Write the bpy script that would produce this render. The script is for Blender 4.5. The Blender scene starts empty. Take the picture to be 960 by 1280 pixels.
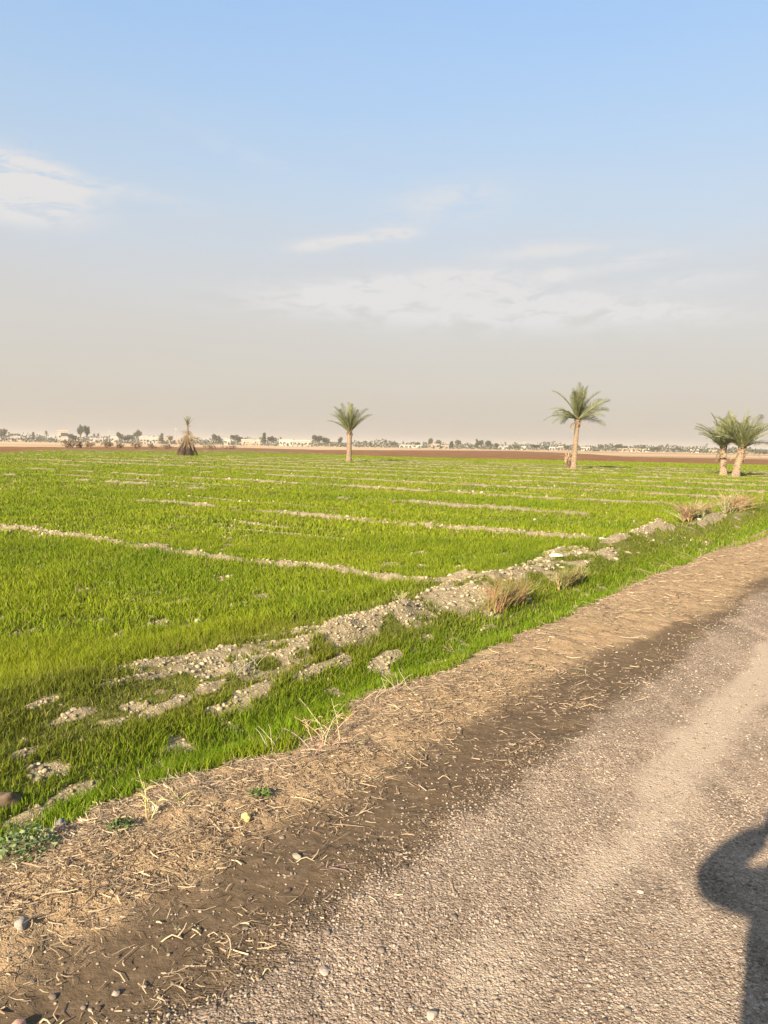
import bpy, bmesh, math, random
import numpy as np
from mathutils import Matrix, Vector, Euler

random.seed(7)
rng = np.random.default_rng(11)
scene = bpy.context.scene
COL = scene.collection
rad = math.radians

# ------------------------------------------------------------------ frame of reference
FPX, CAM_H = 961.0, 1.55                      # focal length of the photo in its own pixels, eye height
ROLL, PITCH, ROAD = rad(0.95), math.atan(83 / 961.0), rad(36)
SUN_EL, SHADOW_BEARING = rad(23.4), rad(28.2)


def ground_point(x, y, z=0.0):
    """measured photo position -> place on the level ground"""
    a, b = (x - 480) / FPX, -(y - 640) / FPX
    a2 = a * math.cos(ROLL) - b * math.sin(ROLL)
    b2 = a * math.sin(ROLL) + b * math.cos(ROLL)
    f = math.cos(PITCH) + b2 * math.sin(PITCH)
    up = -math.sin(PITCH) + b2 * math.cos(PITCH)
    t = (CAM_H - z) / max(-up, 1e-4)
    return a2 * t, f * t


def bearing_of(x, y=558):
    a, b = (x - 480) / FPX, -(y - 640) / FPX
    a2 = a * math.cos(ROLL) - b * math.sin(ROLL)
    b2 = a * math.sin(ROLL) + b * math.cos(ROLL)
    return math.atan2(a2, math.cos(PITCH) + b2 * math.sin(PITCH))


def horizon_y(x):
    return 549 + x * 16 / 960.0


SR, CR = math.sin(ROAD), math.cos(ROAD)


def to_uv(X, Y):
    return X * SR + Y * CR, -X * CR + Y * SR


def to_xy(u, v):
    return u * SR - v * CR, u * CR + v * SR


# ------------------------------------------------------------------ noise
def _hash(ix, iy, seed):
    h = (ix.astype(np.int64) * 374761393 + iy.astype(np.int64) * 668265263 + seed * 1442695041) & 0xFFFFFFFF
    h = ((h ^ (h >> 13)) * 1274126177) & 0xFFFFFFFF
    h = h ^ (h >> 16)
    return (h & 0xFFFFFF) / float(0xFFFFFF)


def vnoise(x, y, seed=0):
    x = np.asarray(x, float); y = np.asarray(y, float)
    ix, iy = np.floor(x), np.floor(y)
    fx, fy = x - ix, y - iy
    fx = fx * fx * (3 - 2 * fx); fy = fy * fy * (3 - 2 * fy)
    a = _hash(ix, iy, seed); b = _hash(ix + 1, iy, seed)
    c = _hash(ix, iy + 1, seed); d = _hash(ix + 1, iy + 1, seed)
    return (a * (1 - fx) + b * fx) * (1 - fy) + (c * (1 - fx) + d * fx) * fy


def fbm(x, y, seed=0, octv=4):
    s, a, t = 0.0, 0.5, 0.0
    for k in range(octv):
        s = s + a * vnoise(x * 2 ** k, y * 2 ** k, seed + 17 * k)
        t += a; a *= 0.5
    return s / t


def sstep(a, b, x):
    t = np.clip((x - a) / (b - a), 0, 1)
    return t * t * (3 - 2 * t)


# ------------------------------------------------------------------ the lie of the land
# earth mounds of the field bank: photo x, y, half length along the road, half width, height, bareness
MOUNDS = [(440, 778, .95, .19, .20, 1.0), (500, 760, .45, .16, .16, 1.0), (650, 714, 1.3, .2, .17, 1.0), (600, 738, .5, .22, .10, 1.0),
          (698, 684, .9, .26, .15, .9), (755, 692, .5, .2, .12, .9), (770, 676, .6, .25, .15, .9), (802, 664, 1.0, .3, .24, 1.0),
          (828, 660, .6, .3, .24, 1.0), (885, 648, 1.8, .3, .26, .7), (930, 640, 1.6, .3, .22, .4), (560, 742, .35, .3, .10, 1.0),
          (205, 845, .34, .08, .07, .85), (290, 828, .26, .10, .10, .85), (335, 840, .2, .09, .07, .8), (395, 822, .3, .10, .08, .9),
          (100, 890, .15, .07, .06, .85), (45, 890, .14, .06, .05, .8), (32, 928, .14, .06, .06, .8), (95, 945, .12, .055, .05, .85),
          (38, 968, .09, .05, .06, .85), (487, 800, .22, .13, .08, .95), (487, 832, .16, .1, .05, .9), (215, 870, .12, .06, .05, .8),
          (150, 862, .2, .09, .05, .6), (765, 690, .3, .2, .08, .7), (610, 765, .2, .12, .04, .5), (270, 848, .2, .1, .06, .8)]
MOUNDS = [to_uv(*ground_point(m[0], m[1], m[4] * .45 + .05)) + (m[2] * (.88 if m[2] > .4 else 1.1), m[3] * (.66 if m[2] > .4 else .56), m[4] * (.6 if m[2] > .4 else .45), m[5]) for m in MOUNDS]
# ridges between the field's basins: u, from v, to v, height, half width, bareness, strong up to v
RIDGES = [(7.05, 3.7, 75, .10, .17, 1.0, 15.0), (12.4, 4.6, 75, .10, .21, .9, 12), (17.1, 6.5, 80, .12, .32, .95, 11.5),
          (22.1, 5.0, 80, .10, .24, .8, 30.0), (27.0, 5.0, 85, .10, .26, .72, 25.0), (32.2, 5.0, 85, .10, .28, .7, 60.0),
          (37.5, 5.0, 90, .11, .3, .72, 60.0), (43.0, 5.0, 90, .11, .32, .7, 60.0), (48.6, 5.0, 90, .11, .34, .7, 60.0),
          (54.0, 5.0, 90, .12, .36, .7, 60.0), (60.0, 5.0, 90, .12, .38, .7, 60.0), (66.0, 5.0, 90, .12, .4, .7, 60.0)]
FLATS = [(9.75, 7.6, 11.0, .16), (10.6, 9.5, 13.5, .14), (14.6, 12, 19, .2), (19.6, 20, 33, .3), (24.4, 9, 15, .3), (29.5, 8, 30, .35), (34.9, 20, 60, .4)]

_edge = [(-400, 566, 553.6), (-150, 566, 556), (0, 566, 558), (80, 562, 558.6), (200, 563, 558.2), (300, 563.2, 559.6), (400, 567, 562.2), (480, 570.5, 562.6),
         (640, 574, 563.6), (780, 577, 570.5), (950, 581, 574), (1150, 587, 579), (1500, 600, 590)]
EDGE_B = np.array([bearing_of(e[0]) for e in _edge])
EDGE_1 = np.array([math.hypot(*ground_point(e[0], e[1])) for e in _edge])
EDGE_2 = np.array([math.hypot(*ground_point(e[0], e[2])) for e in _edge])


def land(X, Y):
    """height and what covers the ground there"""
    X = np.asarray(X, float); Y = np.asarray(Y, float)
    u, v = to_uv(X, Y)
    r = np.hypot(X, Y)
    br = np.arctan2(X, Y)
    near = sstep(60, 25, r)
    wob = (fbm(u * .9, v * .9, 3, 3) - .5)
    wob2 = (fbm(u * 4, v * 4, 5, 3) - .5)
    vv = v + wob * .35 + wob2 * .12                    # uneven edges between road, mud and litter
    v3 = v + wob * .13 + wob2 * .10 + .16 * (fbm(u * 9, v * 9, 9, 3) - .5)
    gravel = sstep(1.86, 1.40, v3)
    far_u = sstep(4.0, 9.0, u)
    mud_lo, mud_hi = 1.62, 2.10 - .26 * far_u
    mud = sstep(mud_lo - .3, mud_lo + .08, v3) * sstep(mud_hi + .2, mud_hi - .14, v3) * (1 - .2 * far_u)
    mud = mud * (1 - .4 * far_u * sstep(.35, .6, fbm(u * 1.2, v * 5, 8, 3)))
    veg_edge = 2.80 + .10 * far_u - .28 * np.exp(-((u - 2.95) / .38) ** 2)
    straw = np.clip(1 - gravel - mud, 0, 1) * sstep(veg_edge + .10, veg_edge - .06, v + wob * .3 + wob2 * .35 + .22 * (fbm(u * 9, v * 9, 13, 3) - .5))
    turnout = sstep(12.5, 14.5, u) * sstep(21, 18, u)
    patch = turnout * np.exp(-((v - 2.62 + .04 * (u - 15)) / .13) ** 2)
    straw = straw * (1 - patch)
    # heights
    h = -.012 * (1 - gravel) + .02 * (fbm(u * .5, v * .5, 21, 3) - .5) * near
    h = h + gravel * (.014 * (fbm(u * 3, v * 6, 31, 3) - .5) - .02 * np.exp(-((v - .92) / .22) ** 2))
    h = h - .030 * mud + mud * .016 * (fbm(u * 5, v * 7, 33, 3) - .5)
    h = h + straw * (.035 * np.exp(-((v - 2.45) / .22) ** 2) + .045 * (fbm(u * 7, v * 7, 41, 4) - .4))
    ditch = np.exp(-((v - 3.12) / .24) ** 2)
    h = h - .11 * ditch * sstep(30, 18, u)
    bank = np.exp(-((v - 4.0) / .42) ** 2) * (.35 + .65 * fbm(u * .8, v * .8, 51, 3))
    bank = bank * sstep(60, 30, u)
    h = h + .13 * bank
    rough = np.exp(-((v - 3.85) / .5) ** 2) * near
    h = h + rough * .07 * (fbm(u * 3.5, v * 3.5, 55, 4) - .45)
    soil = np.zeros_like(u)
    crumb = fbm(u * 9, v * 9, 61, 4)
    ragn = fbm(u * 3.6, v * 5.0, 65, 4)
    for (mu, mv, lu, lv, mh, bare) in MOUNDS:
        lu_, lv_ = lu, lv
        d2 = ((u - mu + .35 * wob * lu_) / lu_) ** 2 + ((v - mv - (u - mu) * .05 + wob * lv_ * .5) / lv_) ** 2
        g = np.exp(-d2)
        rag = .6 * (crumb - .5) + (1.0 if lu > .5 else 1.9) * (ragn - .5)
        h = h + mh * g * (.72 + .55 * (crumb - .5) + .25)
        soil = np.maximum(soil, bare * sstep(.22, .58, g + rag))
    vb = v - 4.12 - .12 * np.sin(u * .9) - .35 * wob
    run = np.exp(-(vb / .13) ** 2) * sstep(1.2, 2.2, u) * sstep(26, 20, u)
    pat = fbm(u * 1.3, v * 3.0, 63, 3)
    soil = np.maximum(soil, .95 * run * sstep(.46, .60, pat) * sstep(.30, .62, run + (crumb - .5) * 1.1))
    h = h + .05 * run * (.3 + crumb * pat * 2)
    spot = fbm(u * 2.6, v * 4.0, 67, 3)                       # scattered bare spots on the slope to the ditch
    soil = np.maximum(soil, .85 * sstep(.57, .66, spot + .45 * (crumb - .5)) * np.exp(-((v - 3.75) / .3) ** 2) * sstep(16, 10, u))
    rid = np.full(u.shape, -1, int)
    infield = sstep(4.2, 4.9, v)
    for k, (ru, v0, v1, rh, rw, bare, vs) in enumerate(RIDGES):
        uu = u - ru - .42 * (vnoise(v * .35, np.full_like(v, k * 3.7), 71) - .5) - .14 * (vnoise(v * 1.3, np.full_like(v, k * 5.1), 72) - .5)
        span = sstep(v0 - .3, v0 + .3, v) * sstep(v1 + 2, v1 - 2, v)
        g = np.exp(-(uu / rw) ** 2) * span
        along = vnoise(v * .55, np.full_like(v, k * 9.3), 73) * .6 + vnoise(v * 2.1, np.full_like(v, k * 2.3), 74) * .4
        strong = sstep(vs + 3, vs - 2, v)
        keep = np.clip(strong * (.46 + .6 * sstep(.2, .62, along)) + (1 - strong) * sstep(.42, .75, along), 0, 1)
        h = h + rh * g * (.45 + .55 * keep + .8 * (crumb - .5) * keep)
        s = bare * keep * sstep(.30, .70, g + (crumb - .5) * .95)
        soil = np.maximum(soil, s)
        rid = np.where((s > .3) & (r < 60), k, rid)
    for k, (fu, v0, v1, fw) in enumerate(FLATS):
        uu = u - fu - .3 * (vnoise(v * .6, np.full_like(v, k * 3.1), 81) - .5)
        g = np.exp(-(uu / fw) ** 2) * sstep(v0 - .5, v0 + .5, v) * sstep(v1 + .8, v1 - .8, v)
        soil = np.maximum(soil, .9 * sstep(.35, .75, g + (crumb - .5) * .8))
    h = h + infield * near * .05 * (fbm(u * 1.1, v * 1.1, 91, 3) - .5)
    e1 = np.interp(br, EDGE_B, EDGE_1); e2 = np.interp(br, EDGE_B, EDGE_2)
    jag = 1 + .05 * (fbm(X * .12, Y * .12, 95, 3) - .5)
    fieldend = sstep(e1 * 1.01 * jag, e1 * .99 * jag, r)
    plough = (1 - fieldend) * sstep(e2 * 1.03 * jag, e2 * .97 * jag, r) * infield
    pale = (1 - fieldend) * (1 - plough) * infield
    other = np.clip(1 - gravel - mud - straw, 0, 1)
    soil = soil * np.where(v > 2.9, 1, 0) * fieldend
    green = other * (1 - soil) * fieldend * sstep(2.4, 2.8, v)
    h = h + plough * .12 * (fbm(X * .6, Y * .6, 97, 3) - .5)
    dust = np.clip((.25 + .4 * sstep(1.6, 4.5, u)) * np.exp(-((v - .97 + .15 * wob + .1 * wob2) / .15) ** 2) + .4 * np.exp(-((v + .55 + .15 * wob) / .2) ** 2) + .24 * sstep(1.5, .95, vv) + .16 * sstep(.9, .5, vv), 0, 1) * gravel
    return dict(h=h, gravel=gravel, mud=mud, straw=straw, soil=soil, green=green, plough=plough, pale=pale, dust=dust, u=u, v=v, r=r,
                rid=rid, bank=bank, ditch=ditch, fieldend=fieldend, patch=patch, rough=rough)


def hz(X, Y):
    return float(land(np.array([X]), np.array([Y]))['h'][0])


# ------------------------------------------------------------------ object helpers
def np_mesh(name, V, F, mat, smooth=False, cols=None, link=True, parent=None):
    me = bpy.data.meshes.new(name)
    V = np.ascontiguousarray(V, np.float32); F = np.ascontiguousarray(F, np.int32)
    me.vertices.add(len(V)); me.vertices.foreach_set('co', V.ravel())
    n, k = F.shape
    me.loops.add(n * k); me.loops.foreach_set('vertex_index', F.ravel())
    me.polygons.add(n); me.polygons.foreach_set('loop_start', np.arange(0, n * k, k, dtype=np.int32))
    if smooth:
        me.polygons.foreach_set('use_smooth', np.ones(n, bool))
    me.update(calc_edges=True)
    for nm, arr in (cols or {}).items():
        at = me.attributes.new(nm, 'FLOAT_COLOR', 'POINT')
        at.data.foreach_set('color', np.ascontiguousarray(arr, np.float32).ravel())
    me.validate(clean_customdata=False)
    me.materials.append(mat)
    o = bpy.data.objects.new(name, me)
    if link: COL.objects.link(o)
    if parent is not None: o.parent = parent
    return o


def tag(o, label=None, cat=None, group=None, kind=None):
    if label: o['label'] = label
    if cat: o['category'] = cat
    if group: o['group'] = group
    if kind: o['kind'] = kind
    return o


def empty(name, loc, rz=0.0, label=None, cat=None, group=None):
    o = bpy.data.objects.new(name, None); COL.objects.link(o)
    o.empty_display_size = .2
    o.location = loc; o.rotation_euler = (0, 0, rz)
    return tag(o, label, cat, group)


def bm_obj(name, bm, mat, parent=None, smooth=False):
    me = bpy.data.meshes.new(name)
    bm.to_mesh(me); bm.free()
    if smooth:
        for p in me.polygons: p.use_smooth = True
    me.materials.append(mat)
    o = bpy.data.objects.new(name, me); COL.objects.link(o)
    if parent is not None: o.parent = parent
    return o


def copy_thing(root):
    c = root.copy(); COL.objects.link(c)
    for ch in list(root.children):
        d = ch.copy(); COL.objects.link(d); d.parent = c
        for g in list(ch.children):
            e = g.copy(); COL.objects.link(e); e.parent = d
    return c


def box(bm, x0, x1, y0, y1, z0, z1):
    vs = [bm.verts.new(p) for p in ((x0, y0, z0), (x1, y0, z0), (x1, y1, z0), (x0, y1, z0), (x0, y0, z1), (x1, y0, z1), (x1, y1, z1), (x0, y1, z1))]
    for f in ((3, 2, 1, 0), (4, 5, 6, 7), (0, 1, 5, 4), (1, 2, 6, 5), (2, 3, 7, 6), (3, 0, 4, 7)):
        bm.faces.new([vs[i] for i in f])


def tube_arrays(pts, radii, seg=6):
    pts = [Vector(p) for p in pts]
    V, F = [], []
    n = len(pts)
    for i, p in enumerate(pts):
        t = (pts[min(i + 1, n - 1)] - pts[max(i - 1, 0)]).normalized()
        a = t.orthogonal().normalized() if abs(t.z) > .9 else t.cross(Vector((0, 0, 1))).normalized()
        b = t.cross(a)
        for s in range(seg):
            w = 2 * math.pi * s / seg
            V.append(p + (a * math.cos(w) + b * math.sin(w)) * radii[i])
    for i in range(n - 1):
        for s in range(seg):
            s2 = (s + 1) % seg
            F.append((i * seg + s, i * seg + s2, (i + 1) * seg + s2, (i + 1) * seg + s))
    return V, F


def tube(bm, pts, radii, seg=6):
    V, F = tube_arrays(pts, radii, seg)
    vs = [bm.verts.new(p) for p in V]
    for f in F: bm.faces.new([vs[i] for i in f])
    bm.faces.new([vs[i] for i in range(seg)][::-1])
    bm.faces.new([vs[-seg + i] for i in range(seg)])


# ------------------------------------------------------------------ materials
def new_mat(name):
    m = bpy.data.materials.new(name); m.use_nodes = True
    nt = m.node_tree
    return m, nt, nt.nodes['Principled BSDF'], nt.nodes['Material Output']


def N(nt, t, **kw):
    n = nt.nodes.new(t)
    for k, v in kw.items(): setattr(n, k, v)
    return n


def L(nt, a, b): nt.links.new(a, b)


def noise_node(nt, vec, scale, detail=4, rough=.55):
    n = N(nt, 'ShaderNodeTexNoise'); n.inputs['Scale'].default_value = scale
    n.inputs['Detail'].default_value = detail; n.inputs['Roughness'].default_value = rough
    if vec is not None: L(nt, vec, n.inputs['Vector'])
    return n.outputs['Fac']


def ramp(nt, fac, stops):
    r = N(nt, 'ShaderNodeValToRGB')
    el = r.color_ramp.elements
    while len(el) < len(stops): el.new(.5)
    for e, (p, c) in zip(el, stops):
        e.position = p; e.color = (c[0], c[1], c[2], 1)
    L(nt, fac, r.inputs['Fac'])
    return r.outputs['Color']


def math_node(nt, op, a, b=None, c=None, clamp=False):
    n = N(nt, 'ShaderNodeMath', operation=op); n.use_clamp = clamp
    for i, x in enumerate((a, b, c)):
        if x is None: continue
        if isinstance(x, (int, float)): n.inputs[i].default_value = x
        else: L(nt, x, n.inputs[i])
    return n.outputs[0]


def mixc(nt, fac, a, b, mode='MIX'):
    n = N(nt, 'ShaderNodeMix', data_type='RGBA', blend_type=mode)
    for s, x in ((n.inputs['Factor'], fac), (n.inputs['A'], a), (n.inputs['B'], b)):
        if isinstance(x, (int, float)): s.default_value = x
        elif isinstance(x, tuple): s.default_value = (*x, 1)
        else: L(nt, x, s)
    return n.outputs['Result']


def ground_material():
    m, nt, bs, out = new_mat('ground')
    geo = N(nt, 'ShaderNodeNewGeometry'); pos = geo.outputs['Position']
    w1 = N(nt, 'ShaderNodeAttribute', attribute_name='W1'); s1 = N(nt, 'ShaderNodeSeparateColor'); L(nt, w1.outputs['Color'], s1.inputs['Color'])
    w2 = N(nt, 'ShaderNodeAttribute', attribute_name='W2'); s2 = N(nt, 'ShaderNodeSeparateColor'); L(nt, w2.outputs['Color'], s2.inputs['Color'])
    gravel, mud, straw, soil = s1.outputs[0], s1.outputs[1], s1.outputs[2], w1.outputs['Alpha']
    plough, pale, dust, green = s2.outputs[0], s2.outputs[1], s2.outputs[2], w2.outputs['Alpha']
    nf = noise_node(nt, pos, 160, 3, .6)
    nm = noise_node(nt, pos, 22, 5, .6)
    nl = noise_node(nt, pos, 2.6, 5, .6)
    nb = noise_node(nt, pos, .22, 4, .55)
    vo = N(nt, 'ShaderNodeTexVoronoi', feature='F1'); vo.inputs['Scale'].default_value = 115; L(nt, pos, vo.inputs['Vector'])
    vo2 = N(nt, 'ShaderNodeTexVoronoi', feature='F1'); vo2.inputs['Scale'].default_value = 52; L(nt, pos, vo2.inputs['Vector'])
    sv = N(nt, 'ShaderNodeSeparateColor'); L(nt, vo.outputs['Color'], sv.inputs['Color'])

    def edge(w, amt=.5, nz=nm):
        t = math_node(nt, 'MULTIPLY_ADD', math_node(nt, 'SUBTRACT', nz, .5), amt, w)
        r = N(nt, 'ShaderNodeMapRange', interpolation_type='SMOOTHSTEP'); L(nt, t, r.inputs['Value'])
        r.inputs['From Min'].default_value = .3; r.inputs['From Max'].default_value = .7
        return r.outputs['Result']

    c_under = ramp(nt, nm, [(.25, (.09, .095, .02)), (.5, (.125, .125, .028)), (.75, (.19, .155, .06))])
    c_grav = ramp(nt, sv.outputs[0], [(.0, (.12, .08, .052)), (.3, (.25, .18, .122)), (.75, (.335, .25, .178)), (1.0, (.48, .385, .29))])
    c_grav = mixc(nt, math_node(nt, 'MULTIPLY', nl, .5), c_grav, (.25, .178, .116))
    mt = N(nt, 'ShaderNodeMapping', vector_type='POINT'); L(nt, pos, mt.inputs['Vector']); mt.inputs['Rotation'].default_value = (0, 0, ROAD); mt.inputs['Scale'].default_value = (7, .35, 1)
    ntrack = noise_node(nt, mt.outputs[0], 1.0, 5, .6)          # faint wheel tracks along the road
    kt = math_node(nt, 'MULTIPLY_ADD', ntrack, 1.1, .45)
    kv = N(nt, 'ShaderNodeVectorMath', operation='SCALE'); L(nt, c_grav, kv.inputs[0]); L(nt, kt, kv.inputs['Scale']); c_grav = kv.outputs[0]
    c_dust = ramp(nt, nf, [(.3, (.40, .30, .208)), (.7, (.53, .415, .295))])
    c_grav = mixc(nt, math_node(nt, 'MULTIPLY', edge(dust, .9, nl), .75), c_grav, c_dust)
    c_mud = ramp(nt, nm, [(.25, (.072, .048, .028)), (.55, (.100, .068, .040)), (.8, (.150, .105, .065))])
    c_straw = ramp(nt, nf, [(.2, (.20, .125, .062)), (.5, (.36, .24, .13)), (.8, (.53, .385, .225))])
    c_straw = mixc(nt, math_node(nt, 'MULTIPLY', nl, .6), c_straw, (.27, .185, .105))
    c_soil = ramp(nt, nm, [(.25, (.185, .138, .074)), (.55, (.295, .232, .138)), (.8, (.395, .325, .205))])
    c_plough = ramp(nt, nb, [(.3, (.13, .062, .026)), (.55, (.18, .09, .042)), (.75, (.25, .145, .07))])
    mp = N(nt, 'ShaderNodeMapping'); L(nt, pos, mp.inputs['Vector']); mp.inputs['Rotation'].default_value = (0, 0, rad(-8)); mp.inputs['Scale'].default_value = (.003, .02, .01)
    nband = noise_node(nt, mp.outputs[0], 1.0, 4, .6)
    c_pale = ramp(nt, nband, [(.36, (.25, .155, .08)), (.46, (.36, .235, .135)), (.56, (.46, .34, .21)), (.68, (.27, .21, .10))])
    c = mixc(nt, edge(green), c_straw, c_under)
    c = mixc(nt, edge(straw), c, c_straw)
    c = mixc(nt, edge(gravel, .7), c, c_grav)
    c = mixc(nt, math_node(nt, 'MULTIPLY_ADD', edge(mud, .9, nm), .55, math_node(nt, 'MULTIPLY', mud, .42)), c, c_mud)
    c = mixc(nt, edge(soil, .5), c, c_soil)
    c = mixc(nt, plough, c, c_plough)
    c = mixc(nt, pale, c, c_pale)
    L(nt, c, bs.inputs['Base Color'])
    rg = mixc(nt, mud, (.95, .95, .95), (.72, .72, .72)); L(nt, rg, bs.inputs['Roughness'])
    bs.inputs['Specular IOR Level'].default_value = .02
    # relief: stones in the road, crumbs in the soil
    stones = math_node(nt, 'ADD', math_node(nt, 'MULTIPLY', vo.outputs['Distance'], -.7), math_node(nt, 'MULTIPLY', vo2.outputs['Distance'], -.5))
    g_on = math_node(nt, 'MULTIPLY', gravel, math_node(nt, 'SUBTRACT', 1.0, math_node(nt, 'MULTIPLY', dust, .3)))
    hgt = math_node(nt, 'ADD', math_node(nt, 'MULTIPLY', stones, g_on), math_node(nt, 'MULTIPLY', nf, math_node(nt, 'SUBTRACT', 1.1, mud)))
    hgt = math_node(nt, 'ADD', hgt, math_node(nt, 'MULTIPLY', nm, math_node(nt, 'MULTIPLY_ADD', soil, 2.5, .8)))
    bp = N(nt, 'ShaderNodeBump'); bp.inputs['Strength'].default_value = .95; bp.inputs['Distance'].default_value = .0125
    L(nt, hgt, bp.inputs['Height']); L(nt, bp.outputs[0], bs.inputs['Normal'])
    return m


def tinted(name, rough=.9, transl=0.0, nscale=30, namt=.35, spec=.2, bump=0.0):
    """per-piece natural tint ('Col') broken up by fine noise"""
    m, nt, bs, out = new_mat(name)
    a = N(nt, 'ShaderNodeAttribute', attribute_name='Col')
    tc = N(nt, 'ShaderNodeTexCoord')
    nz = noise_node(nt, tc.outputs['Object'], nscale, 4, .6)
    k = math_node(nt, 'MULTIPLY_ADD', nz, namt * 2, 1 - namt)
    mul = N(nt, 'ShaderNodeVectorMath', operation='SCALE'); L(nt, a.outputs['Color'], mul.inputs[0]); L(nt, k, mul.inputs['Scale'])
    L(nt, mul.outputs[0], bs.inputs['Base Color'])
    bs.inputs['Roughness'].default_value = rough; bs.inputs['Specular IOR Level'].default_value = spec
    if bump:
        bp = N(nt, 'ShaderNodeBump'); bp.inputs['Strength'].default_value = .7; bp.inputs['Distance'].default_value = bump
        L(nt, nz, bp.inputs['Height']); L(nt, bp.outputs[0], bs.inputs['Normal'])
    if transl:
        t = N(nt, 'ShaderNodeBsdfTranslucent'); L(nt, mul.outputs[0], t.inputs['Color'])
        mx = N(nt, 'ShaderNodeMixShader'); mx.inputs[0].default_value = transl
        L(nt, bs.outputs[0], mx.inputs[1]); L(nt, t.outputs[0], mx.inputs[2]); L(nt, mx.outputs[0], out.inputs['Surface'])
    return m


def noisy(name, c0, c1, scale=8, rough=.9, bump=.0, transl=0.0, spec=.2, stretch=(1, 1, 1)):
    m, nt, bs, out = new_mat(name)
    tc = N(nt, 'ShaderNodeTexCoord'); mp = N(nt, 'ShaderNodeMapping'); mp.inputs['Scale'].default_value = stretch
    L(nt, tc.outputs['Object'], mp.inputs['Vector'])
    nz = noise_node(nt, mp.outputs[0], scale, 5, .6)
    c = ramp(nt, nz, [(.3, c0), (.7, c1)])
    oi = N(nt, 'ShaderNodeObjectInfo')
    k = math_node(nt, 'MULTIPLY_ADD', oi.outputs['Random'], .35, .82)
    mul = N(nt, 'ShaderNodeVectorMath', operation='SCALE'); L(nt, c, mul.inputs[0]); L(nt, k, mul.inputs['Scale'])
    L(nt, mul.outputs[0], bs.inputs['Base Color']); bs.inputs['Roughness'].default_value = rough
    bs.inputs['Specular IOR Level'].default_value = spec
    if bump:
        bp = N(nt, 'ShaderNodeBump'); bp.inputs['Strength'].default_value = .8; bp.inputs['Distance'].default_value = bump
        L(nt, nz, bp.inputs['Height']); L(nt, bp.outputs[0], bs.inputs['Normal'])
    if transl:
        t = N(nt, 'ShaderNodeBsdfTranslucent'); L(nt, mul.outputs[0], t.inputs['Color'])
        mx = N(nt, 'ShaderNodeMixShader'); mx.inputs[0].default_value = transl
        L(nt, bs.outputs[0], mx.inputs[1]); L(nt, t.outputs[0], mx.inputs[2]); L(nt, mx.outputs[0], out.inputs['Surface'])
    return m


M_GROUND = ground_material()
M_GRASS = tinted('grass_blade', .7, .32, 12, .12, .06)
M_STRAW = tinted('dry_straw', .8, .12, 60, .25, .2)
M_STONE = tinted('pebble_stone', .92, 0, 70, .25, .2, .004)
M_CLOD = tinted('dry_clay', .96, 0, 55, .28, .1, .008)
M_FROND = noisy('palm_frond', (.085, .095, .030), (.19, .19, .075), 3, .5, 0, .22, .35)
M_FRONDDRY = noisy('dead_palm_frond', (.19, .125, .062), (.36, .26, .15), 3, .85, 0, .12)
M_FRONDROT = noisy('rotten_palm_frond', (.035, .024, .018), (.085, .055, .036), 3, .9)
M_BARK = noisy('palm_bark', (.11, .074, .045), (.31, .225, .145), 7, .95, .03, 0, .1, (1, 1, 2.5))
M_BARKDARK = noisy('leaf_base_fibre', (.075, .045, .028), (.19, .12, .07), 9, .95, .03)
M_TREE = noisy('far_foliage', (.022, .030, .013), (.062, .070, .030), .9, .8, 0, .12)
M_TREEBARK = noisy('tree_bark', (.10, .075, .05), (.2, .15, .1), 5, .95)
M_WHITE = noisy('whitewash', (.24, .21, .17), (.36, .32, .26), 1.2, .9)
M_CREAM = noisy('cream_render', (.20, .155, .11), (.30, .24, .17), 1.2, .9)
M_BRICK = noisy('clay_brick_wall', (.25, .17, .11), (.38, .27, .18), 1.2, .95)
M_DARK = noisy('dark_opening', (.02, .02, .02), (.05, .045, .04), 2, .5)
M_METAL = noisy('grey_steel', (.16, .16, .16), (.3, .29, .27), 2, .5)
M_SCRUB = noisy('rusty_scrub', (.12, .078, .040), (.22, .155, .088), 1.5, .9, 0, .1)

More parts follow.
